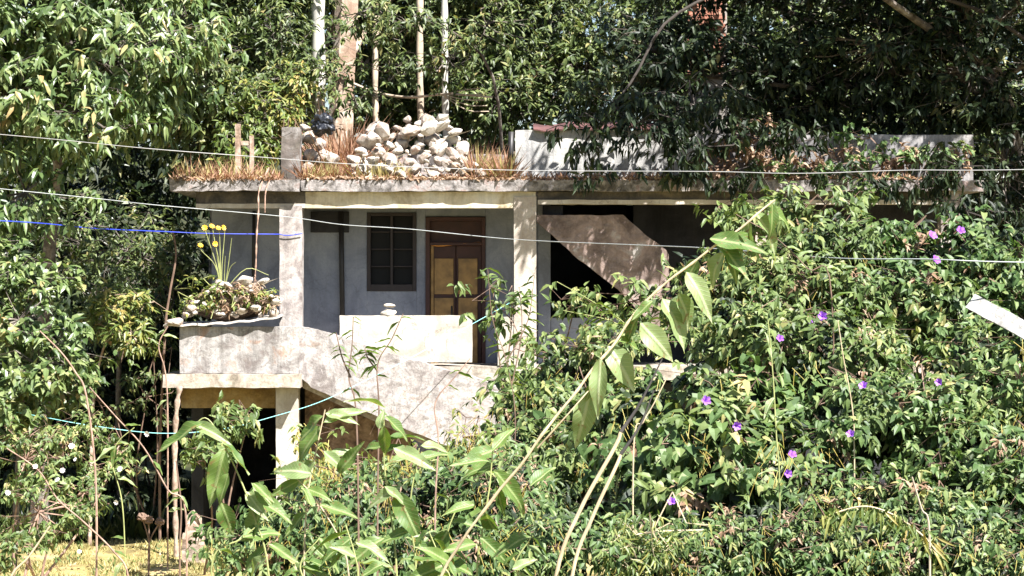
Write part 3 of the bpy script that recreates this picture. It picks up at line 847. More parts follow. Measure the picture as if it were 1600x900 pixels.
def flower(parent, kind, px, py, Y, wpx, face=(0.1, -1, .45)):
    o = bpy.data.objects.new('flower', FL[kind]); COL.objects.link(o)
    o.parent = parent; o.location = P(px, py, Y) - parent.location
    s = wpx * SPX * Y; o.scale = (s, s, s)
    q = (Vector(face) + Vector((random.uniform(-.8, .8), random.uniform(-.2, .3), random.uniform(-.6, .5)))).to_track_quat('Z', 'Y')
    o.rotation_euler = q.to_euler()
    return o


for (hx, hy) in heads: flower(mar, 'orange', hx, hy, 39.22, 9)
pl = empty('leafy_plant', P(320, 490, 39.2), 'bright yellow green plant spilling over the left of the balcony rubble', 'plant')
add_foliage(pl, 'foliage', 'L_yellow', [(308, 472, 39.25, 30, 26, .15), (338, 470, 39.25, 30, 18, .15), (300, 450, 39.3, 10, 24, .12), (330, 448, 39.3, 12, 22, .12), (375, 462, 39.25, 30, 22, .15), (410, 470, 39.25, 26, 18, .15)], .085, .04, 'ovate', 5, .75, stem_mat='greenstem', twig=.004, clump=4, sig=.07)
pl = empty('dry_weed', P(400, 490, 39.2), 'withered brown weed over the right of the balcony rubble', 'plant')
add_foliage(pl, 'foliage', 'L_brown', [(390, 465, 39.25, 40, 22, .15), (360, 465, 39.25, 30, 20, .15)], .09, .025, 'lance', 5, .6, stem_mat='twig', twig=.004, clump=4, sig=.09)

# garland over the door, hanging vine by the left column
mb = MB(); pp = smooth_path([P(666, 381, 41.5), P(685, 384, 41.48), P(710, 382, 41.48), P(735, 380, 41.48), P(751, 379, 41.5)], 6)
mb.tube(pp, .014, 6)
tag(mb.build('garland', M['orangecord'], None, True), 'thin orange garland strung across the dark door', 'garland')
hv = empty('hanging_vine', P(405, 290, 39.5), 'pale dead vine hanging from the roof edge to the balcony rubble', 'vine')
mb = MB(); pp = smooth_path([P(420, 262, 39.9), P(405, 297, 39.68), P(404, 330, 39.5), P(401, 370, 39.4), P(400, 410, 39.35), P(398, 440, 39.35)], 5)
mb.tube(pp, [.012 + .006 * math.sin(i * 1.9) for i in range(len(pp))], 6)
pp = smooth_path([P(428, 265, 39.9), P(416, 296, 39.68), P(414, 320, 39.6), P(414, 332, 39.6)], 5); mb.tube(pp, .011, 5)
mb.build('stem', M['pinktwig'], hv)

# dry grass on the roof
def grass(name, mat, regs, label, L, Wd, kind='stuff', lean=.35):
    parts = []
    for (px0, px1, zbase, Y0, Y1, n, ls) in regs:
        x = px0 + (px1 - px0) * rng.random(n); Y = Y0 + (Y1 - Y0) * rng.random(n)
        C = np.stack([(x - 800) * SPX * 40, Y, np.full(n, zbase)], 1)
        D = np.stack([rng.normal(size=n) * lean, rng.normal(size=n) * lean - .1, np.ones(n)], 1)
        hgt = np.array([.55 + 1.1 * max(0, .45 + mnoise.noise(Vector((a * .035, b_ * 1.3, 5)))) for a, b_ in zip(x, Y)])
        N = rng.normal(size=(n, 3)) + np.array([0, -1, .3])
        parts.append(leaf_arrays(C, D, N, hgt * L * ls * (.4 + rng.random(n) * .8), np.full(n, Wd) * (.6 + .8 * rng.random(n)), 'tiny', .2, 0))
    v, f = merge(parts)
    o = link(name, np_mesh(name, v, f), M[mat])
    return tag(o, label, 'grass', None, kind)


ZR = Z4(282)
grass('dry_grass', 'redgrass', [(270, 436, ZR - .02, 39.74, 42.5, 5600, .5), (280, 420, ZR, 40, 41.5, 700, 1.0), (468, 560, ZR, 39.95, 42.5, 1800, 1.1), (508, 560, ZR, 41, 42.5, 1600, 2.8),
                                (556, 745, ZR, 39.95, 40.1, 260, .45), (738, 800, ZR, 40, 42, 1500, 1.5), (800, 1100, ZR, 39.95, 40.5, 600, .5), (1100, 1500, ZR, 39.95, 40.5, 300, .6)],
      'reddish brown dry grass growing along the flat roof', .34, .02, lean=.75)
grass('roof_weeds', 'grass', [(280, 436, ZR, 39.9, 42, 500, 1.0), (555, 640, ZR, 40, 40.3, 260, 1.0), (480, 540, ZR, 40, 41, 300, 1.2), (740, 800, ZR, 40, 41, 300, 1.6)], 'yellow green weeds scattered between the roof stones', .3, .02, lean=.45)
roofsoil = MB(); roofsoil.rough(X4(270), X4(800), 39.97, 45.5, ZR - .03, ZR + .035, .1, .03, 31)
tag(roofsoil.build('roof_soil', M['soil'], house), None)

lt = []
for (a, b_, n, Y) in [(270, 436, 420, 39.78), (470, 800, 700, 39.88), (805, 1500, 900, 39.88)]:
    x = a + (b_ - a) * rng.random(n)
    C = np.stack([(x - 800) * SPX * 40, Y + rng.random(n) * .25 - .02, ZR + .02 + .03 * rng.random(n)], 1)
    D = np.stack([rng.normal(size=n), rng.normal(size=n) * .6 - .3, rng.normal(size=n) * .35], 1)
    lt.append(leaf_arrays(C, D, rng.normal(size=(n, 3)) * .6 + np.array([0, -.4, 1]), .05 + .06 * rng.random(n), .02 + .03 * rng.random(n), 'ovate'))
v, f = merge(lt)
tag(link('leaf_litter', np_mesh('leaf_litter', v, f), M['L_brown']), 'dead leaves and crumbs lying along the edge of the roof slab', 'leaf litter', None, 'stuff')

# ================================================================== CABLES
def cable(name, label, cat, pts, r, mat):
    mb = MB(); pp = smooth_path(pts, 10); mb.tube(pp, r * .56, 6)
    return tag(mb.build(name, M[mat], None, True), label, cat)


cable('cable', 'pale upper cable sagging across the roof edge', 'cable', [P(-600, 160, 36), P(0, 210, 34), P(230, 232, 33), P(400, 245, 33), P(560, 257, 32.5), P(800, 266, 32), P(1100, 268, 31), P(1250, 271, 30.5), P(1420, 266, 30), P(1600, 265, 29.5), P(2200, 250, 28)], .0095, 'wire')
cable('cable', 'lower whitish cable crossing in front of the window and door', 'cable', [P(-500, 245, 36), P(100, 305, 35), P(240, 320, 34.5), P(440, 338, 34), P(535, 351, 33.5), P(640, 358, 33), P(803, 374, 32), P(1000, 383, 29), P(1110, 388, 26), P(1300, 403, 22), P(1450, 405, 20.5), P(1600, 410, 20), P(2200, 420, 19)], .0095, 'wire_dark')
cable('rope', 'blue rope stretched from the trees to the left column', 'rope', [P(-400, 332, 35), P(0, 345, 35.5), P(150, 357, 38), P(260, 362, 39.4), P(330, 365, 39.6), P(436, 366, 39.95)], .014, 'blue')
cable('rope', 'end of blue rope tied round the left column', 'rope', [P(436, 366, 39.93), P(450, 368, 39.93), P(472, 365, 39.93)], .016, 'blue')
cable('cord', 'turquoise cord sagging low past the balcony and up to the cream column', 'cord', [P(-500, 560, 35), P(0, 640, 35), P(130, 663, 35), P(250, 677, 35.5), P(350, 670, 36), P(430, 650, 36.5), P(500, 628, 37), P(570, 595, 37.5), P(640, 560, 38), P(700, 527, 38.5), P(760, 494, 39), P(802, 470, 39.95)], .01, 'cyan')

# ================================================================== TREES BEHIND
def tree(name, label, mat, blobs, L, Wd, shape, trunk, n=7, cover=4, bark='bark', group='trees round the house', cat='tree', r=.16, limbs=True, rend=.35, **kw):
    base = Vector(trunk[0]); base.z = ground_z(base.x, base.y) - .1
    t = empty(name, base, label, cat, group)
    st = [([base] + [Vector(p) for p in trunk[1:]], r, r * rend)]
    if limbs:
        tp = Vector(trunk[-1]); md = Vector(trunk[len(trunk) // 2]) if len(trunk) > 2 else (base + tp) / 2
        for bl in blobs:
            c = P(*bl[:3])
            st.append(([md + (tp - md) * random.random(), (md + c) / 2 + Vector((0, 0, .3)), c], r * .3, r * .08))
    add_foliage(t, 'crown', mat, blobs, L, Wd, shape, n, cover, st, 'trunk', bark, **kw)
    return t


# far wood
fw = []
for i in range(130):
    px = -900 + 3400 * random.random(); py = -160 + 760 * random.random()
    fw.append((px, py, 58 + 8 * random.random(), 150, 110, 1.6))
C, A, T, B = blob_clusters(fw, 1.1, .3, .13, 8, 8, .45, .9, .4)
v, f = clusters_to_leaves(C, A, 8, .3, .13, 'tiny')
tag(link('woodland', np_mesh('woodland', v, f), M['L_wood']), 'dense dim woodland filling the slope behind the house', 'woodland', None, 'stuff')

tree('drooping_tree', 'sunlit tree with long drooping leaves filling the upper left corner', 'L_tree',
     [(60, 30, 38, 110, 90, 1.3), (180, 90, 38, 120, 90, 1.3), (20, 150, 37.5, 100, 90, 1.2), (130, 175, 37, 90, 60, 1), (250, 60, 39, 90, 90, 1.2), (240, 150, 39, 70, 60, .9), (40, 300, 37, 80, 50, .9), (-40, 40, 38, 120, 150, 1.5), (100, -70, 38.5, 170, 70, 1.6)],
     .2, .076, 'lance', [P(60, 850, 40.5), P(70, 500, 40.5), P(90, 250, 40), P(110, 60, 39.5)], 9, 3.0, droop=.75, spread=.75, fwd=.35, clump=4, sig=.17, rmin=.8)
tree('shade_tree', 'dim bushy tree behind the drooping tree and left of the roof post', 'L_mid',
     [(330, 60, 47, 130, 100, 1.5), (400, 150, 46, 80, 90, 1.2), (300, 170, 46, 80, 80, 1.2), (430, 40, 47, 80, 90, 1.2), (370, -60, 47, 150, 70, 1.5), (290, 110, 45, 60, 60, 1)],
     .17, .06, 'lance', [P(330, 850, 47.5), P(335, 400, 47.5), P(350, 100, 47)], 8, 3.2, clump=6, sig=.3)
tree('bent_tree', 'pale leaved small tree left of the balcony with orange tints', 'L_mid',
     [(200, 390, 42.5, 90, 60, .9), (160, 480, 42, 70, 70, .9), (270, 430, 43, 60, 80, .9), (100, 370, 43, 80, 60, 1)],
     .15, .05, 'ovate', [P(190, 850, 43), P(185, 600, 43), P(200, 400, 42.8)], 7, .9, clump=6, sig=.25, r=.07)
tree('yellow_tree', 'small tree with a pale yellow green crown left of the balcony sheet', 'L_yellow',
     [(185, 490, 40.5, 50, 40, .5), (205, 520, 40.3, 40, 25, .4)], .17, .05, 'lance', [P(140, 820, 40.8), P(145, 640, 40.8), P(160, 550, 40.7), P(180, 500, 40.6)], 8, 2.4, bark='palebark', clump=5, sig=.15, droop=.5, r=.035)
tree('broad_leaved_tree', 'leafy bush with grey green leaves at the left edge below the blue rope', 'L_tree',
     [(30, 500, 36, 85, 70, .9), (60, 570, 35.5, 80, 60, .9), (20, 430, 36.5, 60, 50, .8), (70, 620, 35.5, 60, 35, .6), (10, 620, 35.5, 70, 50, .8)],
     .16, .08, 'ovate', [P(20, 900, 36.5), P(30, 700, 36.5), P(40, 560, 36.3)], 7, 3.0, cat='bush', clump=6, sig=.2, r=.06)
tree('peeling_tree', 'tree with a thick pale peeling trunk rising behind the roof grass', 'L_mid',
     [(470, 20, 50, 90, 70, 1.2), (600, -20, 50, 110, 60, 1.3), (590, 60, 51, 80, 60, 1), (440, 110, 51, 60, 80, 1), (530, -80, 50, 170, 60, 1.4)],
     .17, .07, 'ovate', [P(525, 900, 48), P(528, 400, 48), P(533, 180, 48), P(540, 40, 48), P(548, -120, 48)], 7, 2.2, bark='palebark', clump=6, sig=.3, r=.29, rend=.8)
tree('sunlit_tree', 'sunlit olive green tree behind the stone heap', 'L_mid',
     [(640, 90, 51, 70, 90, 1), (760, 110, 50, 80, 90, 1.1), (700, 30, 51, 110, 70, 1.2), (830, 60, 50, 80, 80, 1.1), (800, 160, 49, 70, 50, .9), (590, 140, 51, 60, 60, .9), (760, -40, 50, 160, 60, 1.4), (690, 150, 51, 80, 50, 1)],
     .16, .06, 'ovate', [P(740, 900, 51.5), P(745, 400, 51.5), P(750, 60, 51)], 7, 2.6, clump=6, sig=.3)
tree('pale_bush', 'yellow green bush behind the broken roof post', 'L_yellow',
     [(410, 190, 44.5, 50, 60, .6), (445, 150, 45, 40, 50, .6), (385, 230, 44, 40, 35, .5)], .15, .055, 'ovate', [P(415, 900, 48), P(415, 400, 48), P(415, 230, 47.6)], 7, 2.2, cat='bush', clump=5, sig=.18, r=.05)

# poles behind the roof
for (a, y0, y1, w, Y, mat, lab) in [(486, 90, 210, 13, 46.6, 'darkpole', 'dark grey pole behind the black bag'), (498, -60, 88, 22, 46.2, 'whitepole', 'thick whitewashed pole left of the peeling trunk'),
                                    (476, 55, 175, 5, 46.4, 'pole', 'thin pale stick leaning behind the column stub'), (587, 25, 215, 10, 46.2, 'pole', 'pale bare pole between peeling trunk and stone heap'),
                                    (657, -40, 240, 11, 46.1, 'pole', 'tall pale pole behind the middle of the stone heap'), (696, -20, 240, 11, 46.3, 'whitepole', 'whitish pole behind the right of the stone heap')]:
    b0 = P(a + random.uniform(-3, 3), 900, Y); b0.z = .2
    pts = [b0, P(a + 1, 300, Y), P(a - 1, (y0 + y1) / 2, Y), P(a + random.uniform(-3, 3), y0, Y)]
    mb = MB(); pp = smooth_path(pts, 6); rr = w * .5 * SPX * Y
    mb.tube(pp, [rr * (1 + .12 * math.sin(i * 2.1)) for i in range(len(pp))], 8)
    tag(mb.build('pole', M[mat], None, True), lab, 'pole', 'bare poles behind the roof')
mb = MB(); pp = smooth_path([P(545, 128, 47), P(590, 145, 46.6), P(640, 152, 46), P(700, 147, 45.9), P(770, 152, 45.8)], 5)
mb.tube(pp, taper(len(pp), .035, .018), 6)
for k in range(5):
    q = smooth_path([P(690, 148, 45.9), P(730, 140 + k * 8, 45.8), P(752 + k * 3, 138 + k * 9, 45.7)], 3); mb.tube(q, .01, 4)
tag(mb.build('dead_branch', M['pole'], None), 'bare pale branch lying across the poles above the stones', 'branch')

tree('twiggy_tree', 'thin shaded tree whose leaf sprays cross the pale poles at the top', 'L_mid',
     [(500, 120, 45.2, 50, 30, .4), (560, 20, 45.2, 60, 30, .5), (640, 40, 45, 60, 40, .5), (700, 90, 45, 50, 40, .4), (610, 110, 45.1, 50, 30, .4), (560, 160, 45.2, 40, 25, .3), (440, 60, 45.3, 50, 50, .4), (760, 40, 45, 50, 40, .4)],
     .15, .055, 'ovate', [P(790, 900, 47.2), P(785, 400, 47.2), P(770, 120, 45.6), P(660, 20, 45.1)], 7, 1.0, r=.05, limbs=False, clump=5, sig=.2)

# red brick pier glimpsed through the leaves
bp_ = empty('brick_pier', (X4(1105, 46), 46, ground_z(0, 46)), 'red brick pier glimpsed through dark leaves at the top right of centre', 'brick pier')
bx0, bx1 = X4(1078, 46), X4(1136, 46)
mb = MB(); mb.box(bx0, bx1, 46, 46.5, .2, 10.9); mb.build('core', M['mortar'], bp_)
bm_ = MB(); bm_.box(-.105, .105, -.05, .05, -.034, .034)
bo = bm_.build('brick', M['brick'], bp_, bevel=0); bme = bo.data
first = True
zz = Z4(120, 46); r_ = 0
while zz < 10.9:
    xx = bx0 + (.06 if r_ % 2 else .115)
    while xx < bx1 - .05:
        if first: o = bo; first = False
        else:
            o = bpy.data.objects.new('brick', bme); COL.objects.link(o); o.parent = bp_
        o.matrix_parent_inverse = Matrix.Identity(4)
        o.location = Vector((xx, 45.985 + random.uniform(-.008, .008), zz)) - bp_.location
        xx += .225
    zz += .08; r_ += 1

tree('dark_tree', 'large dark shady tree on the right arching over the roof wall', 'L_dark',
     # canopy overhead that keeps the upper right in shade
     [(1060, -40, 44, 130, 60, 3), (1220, -60, 43.5, 220, 70, 3.4), (1450, -60, 42.5, 240, 80, 3.4), (1690, 0, 42, 200, 120, 3), (1060, -130, 44, 170, 70, 3.0), (1320, -150, 42, 270, 80, 3.8), (1600, -150, 41, 280, 100, 3.8),
      # unseen clump added to shade the drooping leaves, then branches that hang into view
      (1190, -150, 37.8, 200, 50, .9), (1010, 80, 42, 90, 70, 1), (1100, 120, 41.5, 110, 80, 1), (1230, 90, 42, 110, 80, 1), (1380, 70, 41.5, 130, 80, 1), (1520, 110, 41.5, 120, 110, 1.2), (1570, 260, 41.5, 70, 120, 1), (1300, 160, 42.3, 120, 60, .8), (1450, 180, 42.3, 90, 60, .8), (1610, 380, 42, 60, 80, .8)],
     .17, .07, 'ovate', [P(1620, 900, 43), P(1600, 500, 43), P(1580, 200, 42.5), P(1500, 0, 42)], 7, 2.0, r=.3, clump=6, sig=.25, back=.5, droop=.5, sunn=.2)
tree('overhanging_tree', 'dark pointed leaves drooping in front of the roof wall', 'L_dark',
     [(890, 200, 39.3, 55, 22, .35), (905, 225, 39.2, 28, 22, .25), (1000, 190, 39.3, 90, 26, .4), (1030, 215, 39.3, 55, 35, .35), (1090, 230, 39.4, 60, 40, .4), (1060, 255, 39.4, 40, 25, .3), (1170, 215, 39.6, 70, 40, .5), (960, 160, 39.6, 110, 30, .5), (1080, 160, 39.8, 120, 40, .6), (1130, 265, 39.5, 50, 20, .3), (1240, 225, 39.5, 60, 30, .35), (1340, 275, 39.4, 70, 25, .3), (1200, 290, 39.4, 60, 25, .3), (1430, 285, 39.3, 70, 30, .3), (1500, 260, 39.3, 50, 50, .4), (1510, 330, 39.2, 50, 50, .4), (960, 275, 39.5, 50, 12, .25)],
     .2, .065, 'lance', [P(1720, 900, 40.5), P(1700, 450, 40.5), P(1600, 60, 40.6), P(1250, -30, 40.3), P(1060, 20, 39.9), P(985, 130, 39.6), P(900, 240, 39.35)], 7, 1.05, r=.045, limbs=False, bark='darkbark', sunn=-.2, clump=5, sig=.16, droop=.9, spread=.6, group='trees round the house')
tree('wild_tree', 'dim leafy tree behind the grey end of the roof wall', 'L_mid',
     [(900, 130, 49, 90, 70, 1), (1000, 60, 49.5, 120, 90, 1.2), (1170, 140, 49, 120, 80, 1.2), (1350, 120, 49, 140, 90, 1.3), (1500, 160, 48.5, 120, 80, 1.2), (1250, 20, 50, 160, 70, 1.3), (1480, 20, 50, 150, 80, 1.3), (1420, 200, 47.5, 90, 40, .8)],
     .16, .07, 'ovate', [P(1300, 900, 50), P(1290, 400, 50), P(1280, 80, 49.5)], 7, 2.4, clump=6, sig=.3)
dv = empty('dried_vine', P(1180, 290, 40.3), 'tan dried vine leaves hanging over the roof wall joint', 'vine')
add_foliage(dv, 'foliage', 'L_brown', [(1150, 215, 40.35, 60, 30, .2), (1200, 235, 40.3, 40, 55, .2), (1110, 260, 40.2, 50, 30, .2), (1240, 250, 40.3, 50, 35, .2), (1330, 250, 40.4, 70, 25, .2), (1450, 245, 40.4, 70, 30, .2)], .13, .06, 'ovate', 6, .7, stem_mat='twig', twig=.006, clump=5, sig=.12, droop=.8)
dv = empty('creeper', P(1420, 270, 40.2), 'green creeper scrambling over the grey end of the roof wall', 'vine')
add_foliage(dv, 'foliage', 'L_vine', [(1290, 262, 40.2, 60, 22, .2), (1400, 255, 40.2, 70, 26, .2), (1490, 250, 40.2, 50, 30, .2), (1250, 280, 40, 60, 25, .25), (1360, 215, 40.4, 60, 16, .2)], .12, .075, 'heart', 6, 1.1, stem_mat='twig', twig=.005, clump=5, sig=.12, droop=.7)

# ================================================================== THE VINE BANK ON THE RIGHT
def bush(name, label, mat, blobs, L, Wd, shape, n=6, cover=3, group='vine covered bushes on the bank', cat='bush', strands=0, stem='twig', layered=False, **kw):
    c = P(*blobs[0][:3]); z = ground_z(c.x, c.y)
    b = empty(name, (c.x, c.y + .2, z), label, cat, group)
    st = []
    for bl in blobs[:6]:
        q = P(*bl[:3]); st.append(([Vector((c.x + random.uniform(-.2, .2), c.y + .2, z)), (Vector((c.x, c.y + .2, z)) + q) / 2 + Vector((random.uniform(-.2, .2), 0, 0)), q], .022, .008))
    kw.setdefault('droop', .75); kw.setdefault('outn', 1.0); kw.setdefault('upn', .75); kw.setdefault('sig', .12); kw.setdefault('rmin', .7)
    tw = kw.pop('twig', .004)
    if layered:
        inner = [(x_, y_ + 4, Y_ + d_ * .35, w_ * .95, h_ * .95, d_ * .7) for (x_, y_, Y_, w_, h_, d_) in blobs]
        add_foliage(b, 'inner_foliage', 'L_dark', inner, L * 1.1, Wd, shape, n, 2.0, **dict(kw, rmin=.4))  # darker leaf colour paints the shaded gaps inside the bush
        add_foliage(b, 'foliage', mat, blobs, L, Wd, shape, n, cover * .5, st, 'stem', stem, twig=tw, **dict(kw, clump=9, sig=.16, rmin=.8))
        add_foliage(b, 'foliage', 'L_shrub', blobs, L * 1.05, Wd * .62, 'ovate', n, 1.1, **dict(kw, clump=9, sig=.13, rmin=.85))
        add_foliage(b, 'dried_foliage', 'L_brown', blobs, L * .8, Wd * .5, 'lance', 5, .12, **dict(kw, clump=6, sig=.07, rmin=.9))
    else:
        add_foliage(b, 'foliage', mat, blobs, L, Wd, shape, n, cover, st, 'stem', stem, twig=tw, **kw)
    if strands:
        parts = []
        for _ in range(strands):
            bl = random.choice(blobs)
            u = unit(np.array([[random.gauss(0, .6), -1, random.gauss(.1, .5)]]))[0]
            s0 = np.array(P(*bl[:3])) + u * np.array([bl[3] * SPX * bl[2], bl[5], bl[4] * SPX * bl[2]]) * 1.05
            for _ in range(random.randint(3, 8)):
                p0 = s0 + rng.normal(size=3) * .05
                p1 = p0 + np.array([random.gauss(0, .06), random.gauss(-.02, .03), -random.uniform(.06, .22)])
                parts.append(sticks(p0[None], p1[None], .003, .002))
        v, f = merge(parts)
        tag(link('tendrils', np_mesh('tendrils', v, f), M['L_straw'], b), kind='stuff')
    return b


V1 = bush('morning_glory_bush', 'highest mound of purple flowered vine at the right beneath the lower cable', 'L_vine',
          [(1480, 420, 23, 100, 60, .5), (1420, 480, 22.5, 110, 60, .5), (1530, 500, 22, 90, 80, .5), (1390, 390, 23.5, 60, 40, .4), (1560, 430, 22.5, 50, 60, .4), (1660, 480, 22, 80, 80, .5)], .09, .062, 'heart', 6, 4.8, strands=10, layered=True)
V2 = bush('morning_glory_bush', 'rounded vine mound around the leaning stalk tip with purple flowers', 'L_shrub',
          [(1250, 460, 22.5, 110, 60, .6), (1180, 520, 22, 110, 60, .6), (1290, 560, 21.5, 120, 70, .6), (1140, 440, 23, 70, 50, .4), (1300, 390, 23, 70, 50, .4)], .095, .05, 'ovate', 6, 4.8, strands=16, layered=True)
V3 = bush('morning_glory_bush', 'bright green vine mound right of the dark dry stalk', 'L_vine',
          [(1080, 700, 20.5, 100, 60, .6), (1010, 660, 21, 80, 60, .5), (1150, 640, 20.7, 100, 60, .5), (1200, 720, 20, 110, 60, .6), (1090, 770, 19.8, 110, 50, .5)], .115, .088, 'heart', 6, 4.8, strands=20, layered=True)
V4 = bush('morning_glory_bush', 'vine mound at the right edge below the white plank', 'L_vine',
          [(1460, 640, 20.5, 120, 80, .6), (1560, 600, 20.8, 90, 80, .6), (1370, 660, 20.4, 100, 70, .6), (1550, 720, 19.8, 100, 70, .6), (1480, 770, 19.4, 110, 50, .5), (1590, 800, 19, 80, 60, .5), (1680, 640, 20.5, 90, 90, .6), (1690, 800, 19.5, 90, 80, .6)], .09, .05, 'ovate', 6, 4.8, strands=24, layered=True)
V5 = bush('morning_glory_bush', 'dim vine tangle along the bottom edge around the drooping fern', 'L_vine',
          [(1150, 850, 18.8, 120, 60, .5), (1320, 860, 18.6, 130, 50, .5), (1480, 870, 18.4, 120, 60, .5), (1590, 880, 18.2, 80, 60, .5), (1020, 870, 18.7, 90, 50, .5), (1320, 780, 19.6, 90, 40, .4)], .075, .034, 'ovate', 6, 3.4, strands=70, layered=True)
V6 = bush('wild_bush', 'mixed bush below the porch between stair and straw stalks', 'L_shrub',
          [(880, 640, 27, 90, 50, .7), (820, 720, 26, 100, 60, .7), (930, 720, 25.5, 100, 60, .7), (900, 800, 25, 120, 60, .7), (800, 820, 24.5, 100, 60, .7), (960, 560, 27.5, 60, 50, .5), (890, 590, 27.5, 60, 35, .5)], .11, .055, 'ovate', 6, 5, strands=30, layered=True)
V7 = bush('wild_bush', 'light green twiggy bush partly hiding the cream column and low wall', 'L_shrub',
          [(800, 500, 33, 28, 50, .3), (770, 470, 33, 25, 35, .25), (850, 560, 32, 60, 40, .4), (940, 490, 32, 60, 30, .4), (900, 470, 32, 40, 20, .3), (990, 470, 31, 60, 40, .4), (830, 610, 31, 60, 40, .4), (1040, 450, 31, 25, 25, .3)], .14, .06, 'ovate', 5, .85, clump=4, sig=.18)
V8 = bush('wild_bush', 'low yellow green bush at the bottom centre under the stair', 'L_shrub',
          [(560, 780, 28, 110, 60, .7), (680, 800, 27, 100, 55, .7), (640, 760, 29, 90, 30, .5), (740, 850, 25, 110, 60, .6), (560, 860, 25.5, 120, 50, .6), (750, 740, 28.5, 60, 30, .5)], .12, .055, 'ovate', 6, 6, strands=46, layered=True)
V9 = bush('wild_bush', 'low leafy growth in front of the dark void beneath the balcony', 'L_shrub',
          [(330, 670, 36, 60, 30, .4), (390, 650, 36.5, 50, 25, .3), (420, 860, 33, 70, 40, .4), (320, 720, 35, 40, 35, .3)], .15, .07, 'ovate', 6, 1.8)
V10 = bush('wild_bush', 'shadowy bush rising between the broken flight and the leaning stalk tip', 'L_shrub',
           [(1160, 400, 30, 50, 40, .4), (1130, 345, 31, 40, 25, .4), (1230, 330, 29, 70, 35, .4), (1290, 320, 29, 60, 35, .4), (1180, 360, 29, 70, 50, .4), (1070, 500, 29, 50, 30, .4), (1350, 340, 29, 40, 35, .3)], .14, .06, 'ovate', 6, 1.2)
V11 = bush('wild_bush', 'fine leaved tangle behind the broad leaved plants at the bottom centre', 'L_vine',
           [(430, 850, 18.5, 80, 50, .5), (540, 820, 18.5, 90, 60, .5), (650, 800, 18.5, 90, 60, .5), (760, 780, 18.5, 90, 60, .5), (830, 850, 17.5, 90, 60, .5), (700, 870, 17, 110, 50, .5), (560, 890, 17, 100, 40, .5), (620, 770, 19.5, 60, 25, .4), (760, 730, 19.5, 50, 30, .4)], .075, .036, 'ovate', 6, 3.6, strands=60, layered=True)
V12 = bush('wild_bush', 'airy yellow flowering weed before the stair foot', 'L_yellow',
           [(520, 735, 21, 60, 30, .3), (640, 735, 21, 60, 20, .3), (750, 680, 23, 40, 30, .3), (480, 690, 22, 30, 40, .3)], .08, .032, 'ovate', 5, .7, strands=40, clump=4, sig=.15)
L1 = bush('weedy_bush', 'tangled weeds with small leaves along the left edge above the dry lawn', 'L_shrub',
          [(40, 720, 33.5, 70, 60, .5), (100, 690, 34, 60, 50, .5), (60, 800, 32.5, 80, 50, .5), (130, 770, 33.5, 50, 40, .3), (190, 690, 34.5, 30, 30, .2), (10, 850, 31.5, 40, 40, .4)], .095, .04, 'ovate', 6, 1.2, stem='pinktwig')
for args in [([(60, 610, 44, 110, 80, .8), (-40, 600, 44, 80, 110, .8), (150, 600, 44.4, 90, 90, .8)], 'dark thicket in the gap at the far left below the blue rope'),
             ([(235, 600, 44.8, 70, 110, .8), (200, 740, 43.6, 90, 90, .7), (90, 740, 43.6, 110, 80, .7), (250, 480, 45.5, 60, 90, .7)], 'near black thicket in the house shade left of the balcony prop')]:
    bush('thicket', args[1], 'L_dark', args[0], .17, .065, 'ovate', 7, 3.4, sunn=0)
L2 = bush('weedy_bush', 'dim undergrowth in the gap left of the balcony', 'L_mid',
          [(230, 620, 41.5, 50, 60, .5), (180, 640, 41, 60, 60, .5), (240, 560, 41.5, 30, 50, .4), (120, 560, 41.5, 60, 40, .4)], .12, .045, 'ovate', 6, .35)
for (par, lst) in [(V1, [(1455, 370, 22.3), (1500, 362, 22.3), (1460, 408, 22.3)]), (V2, [(1218, 530, 21.2), (1285, 495, 21.5), (1262, 503, 21.5)]),
                   (V3, [(1102, 627, 20), (1150, 665, 20), (1230, 740, 19.3), (1237, 712, 19.4), (1050, 785, 19.2)]), (V4, [(1350, 605, 19.7), (1468, 598, 19.8), (1330, 680, 19.7)]), (V6, [(892, 820, 24.1)])]:
    for (px, py, Y) in lst: flower(par, 'purple', px, py, Y - .35, random.uniform(12, 16))

# drooping fern
fe = empty('fern', (P(1400, 800, 17.8).x, 18, ground_z(0, 18)), 'arching yellowish fern frond at the bottom right', 'fern')
mb = MB(); fr_pts = smooth_path([Vector((P(1500, 900, 17.9).x, 18.0, ground_z(0, 18))), P(1470, 880, 17.7), P(1420, 820, 17.5), P(1360, 792, 17.4), P(1310, 800, 17.4), P(1290, 812, 17.4)], 8)
mb.tube(fr_pts, taper(len(fr_pts), .012, .004), 6); mb.build('stem', M['drystalk'], fe)
C = []; D = []
for i, p in enumerate(fr_pts[8:]):
    for s in range(6):
        C.append(p + Vector((random.gauss(0, .035), random.gauss(0, .03), random.gauss(0, .02)))); D.append((random.gauss(0, .6), random.choice((-.5, .5)), -1))
C = np.array([tuple(c) for c in C]); D = np.array(D); n = len(C)
v, f = leaf_arrays(C, D, np.tile([0, -1, .5], (n, 1)) + rng.normal(size=(n, 3)) * .3, .15 * (.3 + 1.0 * rng.random(n)), np.full(n, .022), 'lance', .3, .25)
link('frond', np_mesh('frond', v, f), M['L_yellow'], fe)['kind'] = 'stuff'
for (a, b_, lab) in [((1000, 860), (950, 800), 'pale dry fern tuft behind the straw stalks'),]:
    fe = empty('dry_fern', (P(980, 850, 18).x, 18, ground_z(0, 18)), lab, 'fern')
    add_foliage(fe, 'frond', 'L_yellow', [(980, 850, 17.9, 70, 40, .3), (1020, 830, 17.8, 50, 30, .25)], .1, .018, 'lance', 7, 1.2, stem_mat='drystalk', twig=.003, clump=5, sig=.1, droop=.6)

